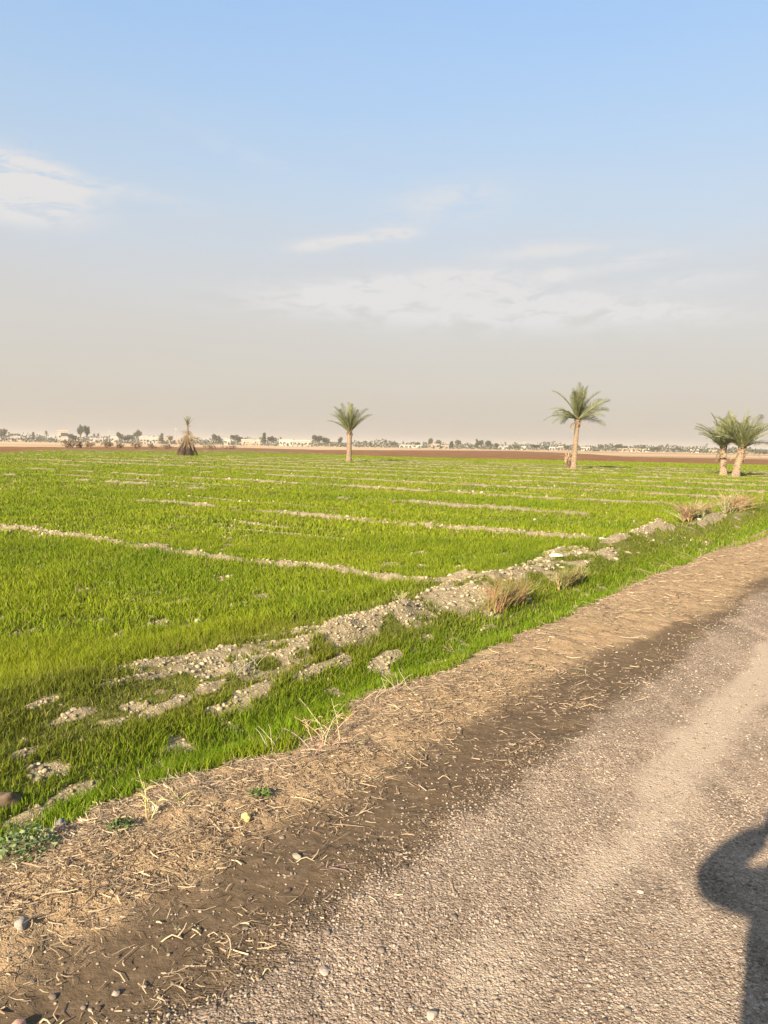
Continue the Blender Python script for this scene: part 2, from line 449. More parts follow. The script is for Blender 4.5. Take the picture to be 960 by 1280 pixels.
# ------------------------------------------------------------------ ground
def build_ground():
    ang = [np.linspace(-180, -46, 60, endpoint=False), np.linspace(-46, -33, 60, endpoint=False), np.linspace(-33, 33, 500, endpoint=False),
           np.linspace(33, 46, 60, endpoint=False), np.linspace(46, 180, 60, endpoint=False)]
    th = np.radians(np.concatenate(ang))
    rr = [np.geomspace(.25, 1.6, 50, endpoint=False), np.geomspace(1.6, 13, 480, endpoint=False), np.geomspace(13, 110, 330, endpoint=False), np.geomspace(110, 3000, 130)]
    r = np.concatenate(rr)
    A, R = np.meshgrid(th, r, indexing='ij')
    X = (R * np.sin(A)).ravel(); Y = (R * np.cos(A)).ravel()
    X = np.append(X, 0.0); Y = np.append(Y, 0.0)
    g = land(X, Y)
    V = np.stack([X, Y, g['h']], 1)
    na, nr = len(th), len(r)
    ii, jj = np.meshgrid(np.arange(na), np.arange(nr - 1), indexing='ij')
    i2 = (ii + 1) % na
    F = np.stack([ii * nr + jj, i2 * nr + jj, i2 * nr + jj + 1, ii * nr + jj + 1], -1).reshape(-1, 4)[:, ::-1]
    # the last ring of quads closes round the camera's own footprint
    c = len(X) - 1
    fan = np.stack([np.full(na, c), (np.arange(na) + 1) % na * nr, np.arange(na) * nr, np.arange(na) * nr], -1)
    W1 = np.stack([g['gravel'], g['mud'], g['straw'], g['soil']], 1)
    W2 = np.stack([g['plough'], g['pale'], g['dust'], g['green']], 1)
    fc = F[:, 0]
    v, u, rr_ = g['v'][fc], g['u'][fc], g['r'][fc]
    zone = np.full(len(F), 4)
    zone[v < 1.66] = 0
    zone[(v >= 1.66) & (v < 2.85)] = 1
    zone[(v >= 2.85) & (v < 3.55)] = 2
    zone[(v >= 3.55) & (v < 4.5)] = 3
    inf = (v >= 4.5)
    zone[inf & (g['plough'][fc] > .5)] = 5
    zone[inf & (g['pale'][fc] > .5)] = 6
    ridge = inf & (g['rid'][fc] >= 0) & (g['fieldend'][fc] > .5)
    zone[ridge] = 10 + g['rid'][fc][ridge]
    names = {0: 'gravel_road', 1: 'road_verge', 2: 'ditch', 3: 'earth_bank', 4: 'field', 5: 'ploughed_field', 6: 'plain'}
    for z in np.unique(zone):
        Fz = F[zone == z]
        if z == 0:
            Fz = np.concatenate([Fz, fan])
        ids, inv = np.unique(Fz.ravel(), return_inverse=True)
        Fq = inv.reshape(-1, 4)
        if z == 0:
            nq = len(Fq) - na
            tri = Fq[nq:, :3]
            Ft = np.concatenate([Fq[:nq, [0, 1, 2]], Fq[:nq, [0, 2, 3]], tri])
            o = np_mesh(names[0], V[ids], Ft, M_GROUND, True, {'W1': W1[ids], 'W2': W2[ids]})
        else:
            o = np_mesh(names.get(int(z), 'earth_ridge'), V[ids], Fq, M_GROUND, True, {'W1': W1[ids], 'W2': W2[ids]})
        o['kind'] = 'structure'


build_ground()


# ------------------------------------------------------------------ grass
def polar_scatter(n, r0, r1, half=34.0):
    n, half = int(n * 1.13), half + 4.5                     # a little beyond the photo's own field of view
    t = rng.uniform(-rad(half), rad(half), n)
    r = np.sqrt(rng.uniform(r0 * r0, r1 * r1, n))
    return r * np.sin(t), r * np.cos(t)


def blades(X, Y, Z, hgt, wid, col, seg2=True, lean=.35, lean_dir=None):
    """bent ribbons, one per row"""
    n = len(X)
    a = rng.uniform(0, 2 * np.pi, n)
    la = a + rng.normal(0, .8, n) if lean_dir is None else rng.normal(lean_dir, 1.1, n)
    ln = np.abs(rng.normal(lean, lean * .6, n)) * hgt
    wx, wy = np.cos(a) * wid / 2, np.sin(a) * wid / 2
    dx, dy = np.cos(la) * ln, np.sin(la) * ln
    P = np.stack([X, Y, Z], 1)
    W = np.stack([wx, wy, np.zeros(n)], 1)
    hh = np.sqrt(np.clip(hgt ** 2 - ln ** 2 * .6, (hgt * .3) ** 2, None))
    T = P + np.stack([dx, dy, hh], 1)
    if seg2:
        Mi = P + np.stack([dx * .28, dy * .28, hh * .58], 1)
        V = np.stack([P - W, P + W, Mi - W * .9, Mi + W * .9, T], 1).reshape(-1, 3)
        b = np.arange(n)[:, None] * 5
        F = np.concatenate([b + [0, 1, 3], b + [0, 3, 2], b + [2, 3, 4]])
        C = np.repeat(col, 5, 0)
    else:
        V = np.stack([P - W, P + W, T], 1).reshape(-1, 3)
        F = np.arange(n)[:, None] * 3 + np.array([0, 1, 2])
        C = np.repeat(col, 3, 0)
    return V, F, np.concatenate([C, np.ones((len(C), 1))], 1)


def join(parts):
    V, F, C, k = [], [], [], 0
    for v, f, c in parts:
        V.append(v); F.append(f + k); C.append(c); k += len(v)
    return np.concatenate(V), np.concatenate(F), np.concatenate(C)


def grass_colour(g, X, Y, n):
    u, v = g['u'], g['v']
    t = fbm(X * .5, Y * .5, 101, 3)[:, None]
    t = np.clip(t + .38 * (fbm(u * 1.1, v * .16, 103, 3)[:, None] - .5) + .5 * (fbm(X * 1.9, Y * 1.9, 104, 2)[:, None] - .5), 0, 1)
    base = (1 - t) * np.array([.095, .144, .007]) + t * np.array([.185, .212, .011])
    dit = (sstep(3.6, 3.1, v) * sstep(2.6, 2.9, v))[:, None]
    base = base * (1 - dit) + dit * np.array([.105, .158, .007])
    bank = (sstep(3.2, 3.6, v) * sstep(4.75, 3.95, v + .5 * (fbm(u * 1.5, v * 1.5, 106, 3) - .5)))[:, None]
    base = base * (1 - bank) + bank * ((1 - t) * np.array([.055, .085, .010]) + t * np.array([.130, .140, .016]))
    k = rng.normal(1, .26, (n, 1)).clip(.4, 1.8)
    base = base * k
    yel = rng.random((n, 1)) < .07
    base = np.where(yel, np.array([.24, .20, .06]), base)
    return base


def make_grass():
    field, ditch = [], []
    for (n, r0, r1, w, two) in ((360000, 2.4, 6.5, .0034, True), (330000, 6.5, 13, .0065, True), (300000, 13, 26, .013, True), (280000, 26, 52, .032, False), (260000, 52, 118, .075, False)):
        X, Y = polar_scatter(n, r0, r1)
        g = land(X, Y)
        dens = g['green'] * g['fieldend'] * sstep(2.4, 2.7, g['v']) * (1 - .75 * sstep(.42, .62, fbm(X * 6, Y * 6, 117, 3)) * sstep(3.05, 2.75, g['v']))
        dens = dens * (1 - .88 * sstep(.3, .8, g['soil']))
        onbank = sstep(3.35, 3.6, g['v']) * sstep(4.45, 4.2, g['v'])
        clump = fbm(X * 2.2, Y * 2.2, 111, 3)
        dens = dens * (1 - onbank * sstep(.6, .4, clump) * .55)
        dens = dens * (.45 + .55 * sstep(.28, .5, fbm(X * 1.7, Y * 1.7, 113, 3)))
        n = len(X)
        keep = rng.random(n) < dens
        X, Y = X[keep], Y[keep]
        g = {k: (a[keep] if isinstance(a, np.ndarray) else a) for k, a in g.items()}
        m = len(X)
        tall = fbm(X * .8, Y * .8, 121, 3)
        hgt = (.034 + .078 * tall) * rng.uniform(.5, 1.4, m)
        inditch = sstep(3.6, 3.3, g['v'])
        hgt = hgt * (1 - inditch) + inditch * rng.uniform(.03, .085, m) * (.55 + .9 * fbm(X * 3, Y * 3, 123, 2))
        bk = sstep(3.4, 3.6, g['v']) * sstep(4.4, 4.2, g['v'])
        hgt = hgt * (1 - bk * (.95 - 1.5 * clump[keep]))
        edge = np.exp(-((g['v'] - 4.62) / .2) ** 2) * sstep(30, 12, g['r'])
        hgt = hgt * (1 + .45 * edge)
        wid = w * rng.uniform(.7, 1.4, m)
        P = blades(X, Y, g['h'] - .006, hgt, wid, grass_colour(g, X, Y, m), two, .42)
        pick = g['v'] > 4.45
        def sel(mask):
            k = 5 if two else 3
            idx = np.nonzero(mask)[0]
            V = P[0].reshape(m, k, 3)[idx].reshape(-1, 3); C = P[2].reshape(m, k, 4)[idx].reshape(-1, 4)
            b = np.arange(len(idx))[:, None] * k
            F = np.concatenate([b + [0, 1, 3], b + [0, 3, 2], b + [2, 3, 4]]) if two else b + np.array([0, 1, 2])
            return V, F, C
        field.append(sel(pick)); ditch.append(sel(~pick))
    for nm, parts, lab in (('field_grass', field, 'young yellow green wheat covering the flat field'), ('ditch_grass', ditch, 'bright green grass filling the ditch and the bank')):
        V, F, C = join(parts)
        o = np_mesh(nm, V, F, M_GRASS, False, {'Col': C})
        tag(o, lab, 'grass', None, 'stuff')


make_grass()

# ------------------------------------------------------------------ straw litter and dry stems
def strips(X, Y, Z, ln, wid, col, lift=.25, tilt=.12):
    n = len(X)
    a = rng.uniform(0, 2 * np.pi, n)
    bend = rng.normal(0, .35, n)
    d1 = np.stack([np.cos(a), np.sin(a), rng.normal(0, tilt, n)], 1)
    d2 = np.stack([np.cos(a + bend), np.sin(a + bend), rng.normal(0, tilt, n) + rng.random(n) * lift * .4], 1)
    side = np.stack([-np.sin(a), np.cos(a), rng.normal(0, .5, n)], 1) * wid[:, None] / 2
    P0 = np.stack([X, Y, Z], 1); P1 = P0 + d1 * ln[:, None] / 2; P2 = P1 + d2 * ln[:, None] / 2
    V = np.stack([P0 - side, P0 + side, P1 - side, P1 + side, P2 - side * .6, P2 + side * .6], 1).reshape(-1, 3)
    b = np.arange(n)[:, None] * 6
    F = np.concatenate([b + [0, 1, 3], b + [0, 3, 2], b + [2, 3, 5], b + [2, 5, 4]])
    C = np.repeat(np.concatenate([col, np.ones((n, 1))], 1), 6, 0)
    return V, F, C


def straw_tint(n):
    t = rng.random((n, 1))
    c = (1 - t) * np.array([.20, .125, .068]) + t * np.array([.48, .36, .22])
    return np.where(rng.random((n, 1)) < .12, np.array([.075, .048, .03]), c)


def make_litter():
    parts = []
    for n, r0, r1, sc in ((190000, 1.7, 5.5, 1), (110000, 5.5, 14, 1.5), (40000, 14, 30, 2.4)):
        X, Y = polar_scatter(n, r0, r1, 33)
        g = land(X, Y)
        patch = fbm(g['u'] * 2.5, g['v'] * 4, 131, 3)
        p = g['straw'] * (.35 + .75 * sstep(.3, .6, patch)) + .025 * g['mud'] + .25 * sstep(.5, .8, patch) * sstep(2.2, 1.9, g['v']) * g['mud'] \
            + .012 * g['gravel'] * sstep(.9, 1.6, g['v']) + .05 * g['soil'] + .03 * g['ditch']
        k = rng.random(len(X)) < p
        X, Y, h = X[k], Y[k], g['h'][k]
        m = len(X)
        ln = (.012 + rng.exponential(.022, m)).clip(.01, .13) * sc
        parts.append(strips(X, Y, h + .003 + rng.random(m) * .014, ln, rng.uniform(.0012, .0036, m) * sc, straw_tint(m)))
    V, F, C = join(parts)
    tag(np_mesh('straw_litter', V, F, M_STRAW, False, {'Col': C}), 'pale brown chopped straw strewn along the road edge', 'straw', None, 'stuff')


make_litter()


def lump(sub=1, rough=.28, flat=.7, seed=0):
    """an angular crumb of unit size"""
    bm = bmesh.new(); bmesh.ops.create_icosphere(bm, subdivisions=sub, radius=1)
    rs = np.random.default_rng(seed)
    for v in bm.verts:
        v.co *= 1 + rs.normal(0, rough)
        v.co.z *= flat
    V = np.array([v.co[:] for v in bm.verts]); bm.verts.index_update()
    F = np.array([[v.index for v in f.verts] for f in bm.faces])
    bm.free()
    return V, F


LUMPS1 = [lump(1, .27, rng.uniform(.55, .85), s) for s in range(8)]
LUMPS2 = [lump(2, .10, rng.uniform(.55, .85), 40 + s) for s in range(8)]


def scatter_lumps(X, Y, Z, size, col, lib):
    n = len(X)
    out = []
    which = rng.integers(0, len(lib), n)
    for k, (V0, F0) in enumerate(lib):
        idx = np.nonzero(which == k)[0]
        if not len(idx): continue
        a = rng.uniform(0, 2 * np.pi, len(idx)); ca, sa = np.cos(a), np.sin(a)
        sc = size[idx][:, None] * rng.uniform(.7, 1.3, (len(idx), 3))
        P = V0[None] * sc[:, None, :]
        x = P[..., 0] * ca[:, None] - P[..., 1] * sa[:, None]; y = P[..., 0] * sa[:, None] + P[..., 1] * ca[:, None]
        W = np.stack([x + X[idx][:, None], y + Y[idx][:, None], P[..., 2] + Z[idx][:, None]], -1).reshape(-1, 3)
        F = (F0[None] + (np.arange(len(idx)) * len(V0))[:, None, None]).reshape(-1, 3)
        C = np.repeat(np.concatenate([col[idx], np.ones((len(idx), 1))], 1), len(V0), 0)
        out.append((W, F, C))
    return join(out)


def stone_tint(n):
    t = rng.random((n, 1))
    c = (1 - t) * np.array([.15, .108, .074]) + t * np.array([.30, .235, .175])
    return np.where(rng.random((n, 1)) < .15, np.array([.12, .085, .06]), c)


def clod_tint(n):
    t = rng.random((n, 1))
    return (1 - t) * np.array([.17, .13, .074]) + t * np.array([.37, .30, .19])


def make_gravel():
    parts = []
    for n, r0, r1, s0, s1 in ((70000, 1.7, 4.2, .0022, .0068), (50000, 4.2, 9, .004, .009), (20000, 9, 22, .007, .014)):
        X, Y = polar_scatter(n, r0, r1, 32)
        g = land(X, Y)
        p = .6 * g['gravel'] * (1 - .35 * g['dust']) * (.45 + .7 * sstep(.3, .6, fbm(X * 3, Y * 3, 141, 3))) + .06 * g['mud'] + .05 * g['straw']
        k = rng.random(len(X)) < p
        X, Y, h = X[k], Y[k], g['h'][k]
        m = len(X)
        size = s0 + (s1 - s0) * rng.random(m) ** 2.5
        parts.append(scatter_lumps(X, Y, h + size * .05, size, stone_tint(m), LUMPS1))
    V, F, C = join(parts)
    tag(np_mesh('gravel', V, F, M_STONE, False, {'Col': C}), 'small tan gravel pressed into the dirt road', 'gravel', None, 'stuff')


make_gravel()


def make_crumbs():
    parts = []
    big = []
    for n, r0, r1, s0, s1 in ((200000, 2.3, 7, .004, .019), (220000, 7, 16, .007, .032), (80000, 16, 45, .015, .055)):
        X, Y = polar_scatter(n, r0, r1, 33)
        g = land(X, Y)
        p = g['soil'] * .2 + .012 * g['rough'] * sstep(12, 5, g['r'])
        k = rng.random(len(X)) < p
        X, Y, h, rid = X[k], Y[k], g['h'][k], g['rid'][k]
        m = len(X)
        size = s0 + (s1 - s0) * rng.random(m) ** 4
        r = np.hypot(X, Y)
        show = size / r
        order = np.argsort(-show)[:110]
        for i in order:
            big.append((show[i], X[i], Y[i], h[i], size[i], int(rid[i])))
        mask = np.ones(m, bool); mask[order] = False
        X, Y, h, size = X[mask], Y[mask], h[mask], size[mask]
        parts.append(scatter_lumps(X, Y, h + size * .08, size, clod_tint(len(X)), LUMPS1))
    V, F, C = join(parts)
    tag(np_mesh('earth_crumbs', V, F, M_CLOD, False, {'Col': C}), 'crumbled pale dry earth on the mounds and ridges', 'soil', None, 'stuff')
    return big


BIG_CLODS = make_crumbs()

CLOD_MESH = []
for k, (V0, F0) in enumerate(LUMPS1):
    o = np_mesh('earth_clod', V0, F0, M_CLOD, False, {'Col': np.tile(np.append(clod_tint(1)[0], 1), (len(V0), 1))}, link=False)
    CLOD_MESH.append(o)
ROWS = ['nearest', 'second', 'third', 'fourth', 'fifth']
for k, (sh, x, y, h, s, rid) in enumerate(BIG_CLODS):
    o = CLOD_MESH[k % 8].copy() if k >= 8 else CLOD_MESH[k]
    COL.objects.link(o)
    o.location = (x, y, h + s * .12); o.scale = (s * random.uniform(.8, 1.25), s * random.uniform(.8, 1.25), s * random.uniform(.8, 1.1))
    o.rotation_euler = (random.uniform(-.4, .4), random.uniform(-.4, .4), random.uniform(0, 6.28))
    if rid < 0:
        d = math.hypot(x, y)
        lab, grp = (('rough pale earth clod in the grassy bank left of the straw', 'clods in the near grassy bank') if d < 6.6 else
                    ('pale earth clod on the long bare mounds of the field bank', 'clods on the bare mounds') if d < 13 else
                    ('pale earth clod on the far end of the field bank', 'clods on the far bank'))
    else:
        w = ROWS[min(rid, 4)]
        lab, grp = 'pale dry earth clod along the %s ridge crossing the field' % w, 'clods along the %s field ridge' % w
    tag(o, lab, 'earth clod', grp)

# single stones that stand out
def stone(px, py, size, col, label, flat=1.0, name='stone', cat='stone', seed=0, dz=0.0, jag=.25):
    X, Y = ground_point(px, py)
    V0, F0 = lump(3, .035, 1, 300 + seed)
    rs = np.random.default_rng(500 + seed)
    for _ in range(11):                                  # knock a few flat faces onto it
        nrm = rs.normal(0, 1, 3); nrm /= np.linalg.norm(nrm)
        d = V0 @ nrm
        V0 = V0 - np.clip(d - .66, 0, None)[:, None] * nrm[None] * .9
    V0 = V0 * (1 + jag * (fbm(V0[:, :1] * 2.1 + seed, V0[:, 1:2] * 2.1 + V0[:, 2:] * 1.7, seed, 4) - .5))
    V0 = V0 * np.array([1.0, .8, .7 * flat])
    o = np_mesh(name, V0 * size, F0, M_STONE, True, {'Col': np.tile(np.array([*col, 1]), (len(V0), 1))})
    o.location = (X, Y, hz(X, Y) + size * .35 * flat + dz); o.rotation_euler = (0, 0, rs.uniform(0, 6.28))
    return tag(o, label, cat)


stone(307, 1026, .027, (.50, .38, .13), 'upright yellow stone on the straw beside the dark mud', 1.35, seed=1)
stone(27, 1161, .028, (.22, .195, .16), 'round whitish stone at the left edge on the straw', seed=2)
stone(22, 1272, .03, (.45, .25, .17), 'reddish stone at the bottom left corner', seed=3)
stone(145, 1228, .014, (.28, .22, .17), 'small rounded pale stone on dark mud near the lower left', seed=4)
stone(77, 1021, .035, (.16, .14, .13), 'dark grey stone half sunk in the green ditch grass', seed=5)
stone(4, 985, .085, (.12, .08, .05), 'large clod tinted dark brown for the shaded hollow at the left edge above the ditch', .9, name='earth_clod', cat='earth clod', seed=6, jag=1.1, dz=-.02)  # shade of the dark hollow here is put into the clod's colour
stone(694, 706, .11, (.50, .45, .29), 'pale cream slab lying in the ditch grass beyond the tufts', .45, seed=7)
stone(755, 681, .13, (.33, .29, .23), 'grey white stone on the bank above the cream slab', .6, seed=8)
stone(190, 772, .035, (.38, .33, .22), 'pale stone in the young wheat, leftmost of three', seed=9)
stone(247, 779, .045, (.38, .33, .22), 'pale stone in the young wheat, middle of three', seed=10)
stone(287, 777, .045, (.38, .33, .22), 'pale stone in the young wheat, rightmost of three', seed=11)
stone(540, 1265, .022, (.36, .275, .20), 'flat pale stone in the gravel at the bottom of the photo', .5, seed=12)
stone(405, 1213, .022, (.36, .26, .20), 'brownish flat stone in the gravel road near the mud', .5, seed=13)
stone(800, 1111, .014, (.34, .27, .20), 'small pale stone on the road left of the shadow', .6, seed=14)
stone(371, 1061, .022, (.22, .18, .13), 'pale stone among straw scraps on the dark mud', .7, seed=15)
stone(195, 1020, .03, (.36, .29, .20), 'pale clod at the foot of the tall dry stalk', seed=16)

PEB = []
for k, (V0, F0) in enumerate(LUMPS2):
    PEB.append(np_mesh('pebble', V0, F0, M_STONE, True, {'Col': np.tile(np.append(stone_tint(1)[0] * .8, 1), (len(V0), 1))}, link=False))
kk = 0
X, Y = polar_scatter(3000, 1.75, 6.0, 28)
G = land(X, Y)
for i in range(3000):
    if kk >= 120: break
    inmud, ingr = G['mud'][i] > .6, G['gravel'][i] > .8 and G['dust'][i] < .5
    if not (inmud or ingr) or random.random() > (.5 if inmud else .12): continue
    s = random.uniform(.006, .012)
    o = PEB[kk % 8] if kk < 8 else PEB[kk % 8].copy()
    COL.objects.link(o); kk += 1
    o.location = (X[i], Y[i], G['h'][i] + s * .3); o.scale = (s * random.uniform(.8, 1.3), s, s * .8); o.rotation_euler = (0, 0, random.uniform(0, 6.28))
    if inmud: tag(o, 'small pebble stuck in the strip of dark mud', 'pebble', 'pebbles in the dark mud')
    else: tag(o, 'loose pebble larger than the gravel of the dirt road', 'pebble', 'loose pebbles on the gravel road')


# ------------------------------------------------------------------ dry stems and plants
def stem_obj(name, pts, r0, r1, col, parent=None, extra=()):
    bmv, bmf, k = [], [], 0
    for (ps, a, b) in [(pts, r0, r1), *extra]:
        n = len(ps)
        V, F = tube_arrays(ps, [a + (b - a) * i / (n - 1) for i in range(n)], 5)
        bmv += [v[:] for v in V]; bmf += [[i + k for i in f] for f in F]; k += len(V)
    V = np.array(bmv)
    return np_mesh(name, V, np.array(bmf), M_STRAW, True, {'Col': np.tile(np.array([*col, 1.0]), (len(V), 1))}, parent=parent)


PALE = (.40, .305, .185)


def lying_stem(px, py, ln, ang, label, bend=.3, r=.0022, fork=False, group=None, col=PALE, name='dry_twig'):
    X, Y = ground_point(px, py)
    pts, a, p = [], ang, Vector((X, Y, 0))
    n = 7
    for i in range(n):
        pts.append((p.x, p.y, hz(p.x, p.y) + .006 + .012 * math.sin(i * 1.3 + px)))
        p += Vector((math.cos(a), math.sin(a), 0)) * ln / (n - 1)
        a += bend / (n - 1) + random.uniform(-.12, .12)
    ex = []
    if fork:
        q = Vector(pts[3]); fa = ang + random.choice((-.7, .7))
        ex.append(([q, q + Vector((math.cos(fa) * ln * .22, math.sin(fa) * ln * .22, .012)), q + Vector((math.cos(fa + .2) * ln * .4, math.sin(fa + .2) * ln * .4, .02))], r * .8, r * .5))
    base = Vector(pts[0])
    r *= .8
    o = stem_obj(name, [Vector(q) - base for q in pts], r, r * .55, col, None, [([Vector(q) - base for q in e[0]], e[1], e[2]) for e in ex])
    o.location = base
    return tag(o, label, 'twig', group)


lying_stem(200, 1162, .11, .25, 'long forked pale stem across the edge of straw and mud', .2, .004, True)
lying_stem(240, 1152, .09, -.1, 'straight pale stem beside the forked stem', -.2, .0035)
lying_stem(150, 1118, .16, .8, 'long dark curved stem arching over the straw heap', -.9, .003, col=(.26, .19, .13))
lying_stem(30, 1135, .20, .35, 'pale curved runner lying over straw at the left edge', .5, .003, True)
lying_stem(60, 1100, .17, .2, 'thin curved runner above the left straw heap', -.8, .0025)
lying_stem(280, 1190, .10, 1.2, 'upright bundle of pale stems in the mud', .4, .003, True)
lying_stem(325, 1212, .05, .4, 'short pale stem alone in the lower mud', .1, .003)
lying_stem(262, 1241, .03, .1, 'stubby white stem near the bottom of the mud', .0, .003)
lying_stem(50, 1262, .07, -.3, 'pale stem at the bottom left on straw', .1, .004)
lying_stem(370, 1067, .12, .15, 'pale stem beside the pale stone on the mud', .2, .003, True)
lying_stem(430, 1010, .14, .1, 'forked pale stem in the middle of the mud strip', .3, .003, True)
lying_stem(545, 965, .10, .1, 'pale bent stem near where mud meets straw', -.4, .003)
lying_stem(405, 1080, .09, 1.3, 'short dark stem standing askew in the mud', .3, .0028, col=(.3, .22, .15))
lying_stem(575, 835, .35, .15, 'long pale runner lying over the straw verge', .3, .004, True)
lying_stem(700, 880, .28, .1, 'pale wavy runner on the mud beyond the straw', -.3, .0035)
lying_stem(655, 760, .4, .9, 'pale bare branch leaning in the grass below the brown tuft', .5, .005, True, name='dry_branch')

# many small ones, alike
proto = []
for k in range(6):
    pts, a, p = [], 0.0, Vector((0, 0, .004))
    for i in range(6):
        pts.append(p.copy()); p = p + Vector((math.cos(a), math.sin(a), random.uniform(-.08, .1))) * .018; a += random.uniform(-.35, .35)
    o = stem_obj('dry_twig', pts, .0016, .0010, tuple(c * random.uniform(.55, .95) for c in PALE), None, [([pts[2], pts[2] + Vector((.02, .018 * random.choice((-1, 1)), .01))], .0018, .0012)] if k % 2 else [])
    COL.objects.unlink(o); proto.append(o)
kk = 0
X, Y = polar_scatter(6000, 1.8, 9, 31)
G = land(X, Y)
for i in range(6000):
    if kk >= 170: break
    a = G['mud'][i] > .55; b = G['straw'][i] > .7; c = G['gravel'][i] > .5 and 1.2 < G['v'][i] < 1.7
    if not (a or b or c) or random.random() > (.10 if a else .22 if b else .03): continue
    o = proto[kk % 6] if kk < 6 else proto[kk % 6].copy()
    COL.objects.link(o); kk += 1
    s = random.uniform(.35, 1.15) * (1 + G['r'][i] * .06)
    o.location = (X[i], Y[i], G['h'][i] + (.012 if b else .004)); o.scale = (s, s, s * .7); o.rotation_euler = (0, random.uniform(-.1, .05), random.uniform(0, 6.28))
    if b: tag(o, 'thin pale dry twig lying on the straw of the verge', 'twig', 'dry stems on the straw')
    elif a: tag(o, 'short pale dry twig lying on bare dark mud', 'twig', 'dry stems on the mud')
    else: tag(o, 'short dry twig lying on the gravel next to the mud', 'twig', 'dry stems on the gravel')


def dry_weed(name, px, py, hgt, n, spread, label, col=PALE, cat='dry weed', r=.003, curve=.5, lean=0.0, along=0.0, leaf=False, strands=0):
    """a tuft of bare stems, each a part"""
    X, Y = ground_point(px, py)
    root = empty(name, (X, Y, hz(X, Y) - .01), 0, label, cat)
    for i in range(n):
        a = random.uniform(0, 6.28); s = random.uniform(.15, 1) * spread
        q = random.uniform(-along, along)
        ox, oy = (random.uniform(-1, 1) * spread * .25 + q * SR, random.uniform(-1, 1) * spread * .25 + q * CR)
        hh = hgt * random.uniform(.45, 1.05)
        pts = []
        for k in range(6):
            t = k / 5
            pts.append((ox + math.cos(a) * s * t ** 1.4 + lean * t + random.uniform(-.03, .03) * hgt * t, oy + math.sin(a) * s * t ** 1.4 + random.uniform(-.03, .03) * hgt * t, hh * (t - curve * .35 * t * t)))
        ex = []
        for j in range(strands):
            b, d2 = a + random.uniform(-1.2, 1.2), s * random.uniform(.3, 1.2)
            ex.append(([(ox, oy, 0), (ox + math.cos(b) * d2 * .35 + random.uniform(-.03, .03), oy + math.sin(b) * d2 * .35, hh * .55), (ox + math.cos(b) * d2, oy + math.sin(b) * d2, hh * random.uniform(.7, 1.1))], r * .9, r * .35))
        if leaf:
            for k in (2, 3, 4):
                b = random.uniform(0, 6.28); q2 = Vector(pts[k])
                ex.append(([q2, q2 + Vector((math.cos(b), math.sin(b), .6)) * hgt * .1, q2 + Vector((math.cos(b), math.sin(b), .3)) * hgt * .2], r * .7, r * .3))
        kk_ = random.random()
        c = tuple(x * random.uniform(.75, 1.15) for x in (col if kk_ < .5 or strands == 0 else (.33, .25, .12) if kk_ < .8 else (.17, .17, .05)))
        stem_obj('stem', pts, r, r * .4, c, root, ex)
    return root


dry_weed('dry_weed', 405, 938, .22, 12, .26, 'sprawling pale bare weed in the grass at the straw edge', r=.0028, leaf=True, along=.15)
dry_weed('dry_weed', 345, 935, .16, 5, .16, 'few pale curved stalks left of the sprawling weed', r=.0024)
dry_weed('dry_weed', 186, 1030, .24, 4, .05, 'tall thin dry stalk rising from the straw below the ditch', (.50, .45, .20), r=.0024, leaf=True, curve=.1)
dry_weed('dry_weed', 225, 1010, .08, 8, .07, 'low tuft of yellow dry stalks right of the tall stalk', (.42, .36, .16), r=.002)
dry_weed('dry_grass_tuft', 632, 757, .32, 95, .24, 'reddish brown dry grass tuft at the end of the bare mound', (.29, .17, .075), 'grass tuft', .0024, .25, 0, .32, False, 4)
dry_weed('dry_grass_tuft', 712, 730, .25, 80, .16, 'olive brown grass tuft right of the reddish tuft', (.20, .17, .05), 'grass tuft', .0032, .2, 0, .35, False, 4)
dry_weed('dry_bush', 868, 655, .42, 80, .45, 'rusty bush left of the two on the far bank', (.24, .17, .085), 'bush', .007, .3, 0, .9, True, 4)
dry_weed('dry_bush', 915, 646, .45, 80, .5, 'rusty bush right of the two on the far bank', (.25, .175, .085), 'bush', .008, .3, 0, 1.2, True, 4)
dry_weed('dry_weed', 925, 640, .8, 3, .25, 'thin pale stalks standing tall over the far bank bushes', (.30, .24, .14), r=.005, curve=.1, leaf=True)
dry_weed('dry_weed', 952, 628, .8, 3, .15, 'thin pale stalks at the right edge over the bank', (.30, .24, .14), r=.005, curve=.1)
dry_weed('dry_weed', 808, 662, .2, 25, .3, 'low reddish weed on the crumbled far mound', (.30, .17, .10), r=.004, along=.3)
dry_weed('dry_weed', 570, 800, .12, 8, .16, 'small pale weed at the grass edge below the mound', r=.002, leaf=True)
dry_weed('dry_weed', 800, 722, .15, 20, .35, 'pale dry stalks along the far edge of the straw verge', (.36, .26, .14), r=.0018, along=.8)
dry_weed('dry_weed', 850, 702, .18, 20, .35, 'pale dry stalks beside the turnout of the road', (.33, .23, .12), r=.0025, along=1.0)
dry_weed('dry_weed', 480, 870, .15, 14, .14, 'pale dry stalks where the straw meets the ditch grass', r=.0024, along=.25)
dry_weed('dry_weed', 310, 848, .18, 16, .15, 'grey green dry tuft on the rubble of the bank', (.27, .27, .16), r=.003, along=.12)
dry_weed('dry_weed', 500, 770, .14, 12, .12, 'pale weed on the lower end of the long mound', (.36, .31, .17), r=.0026, leaf=True)


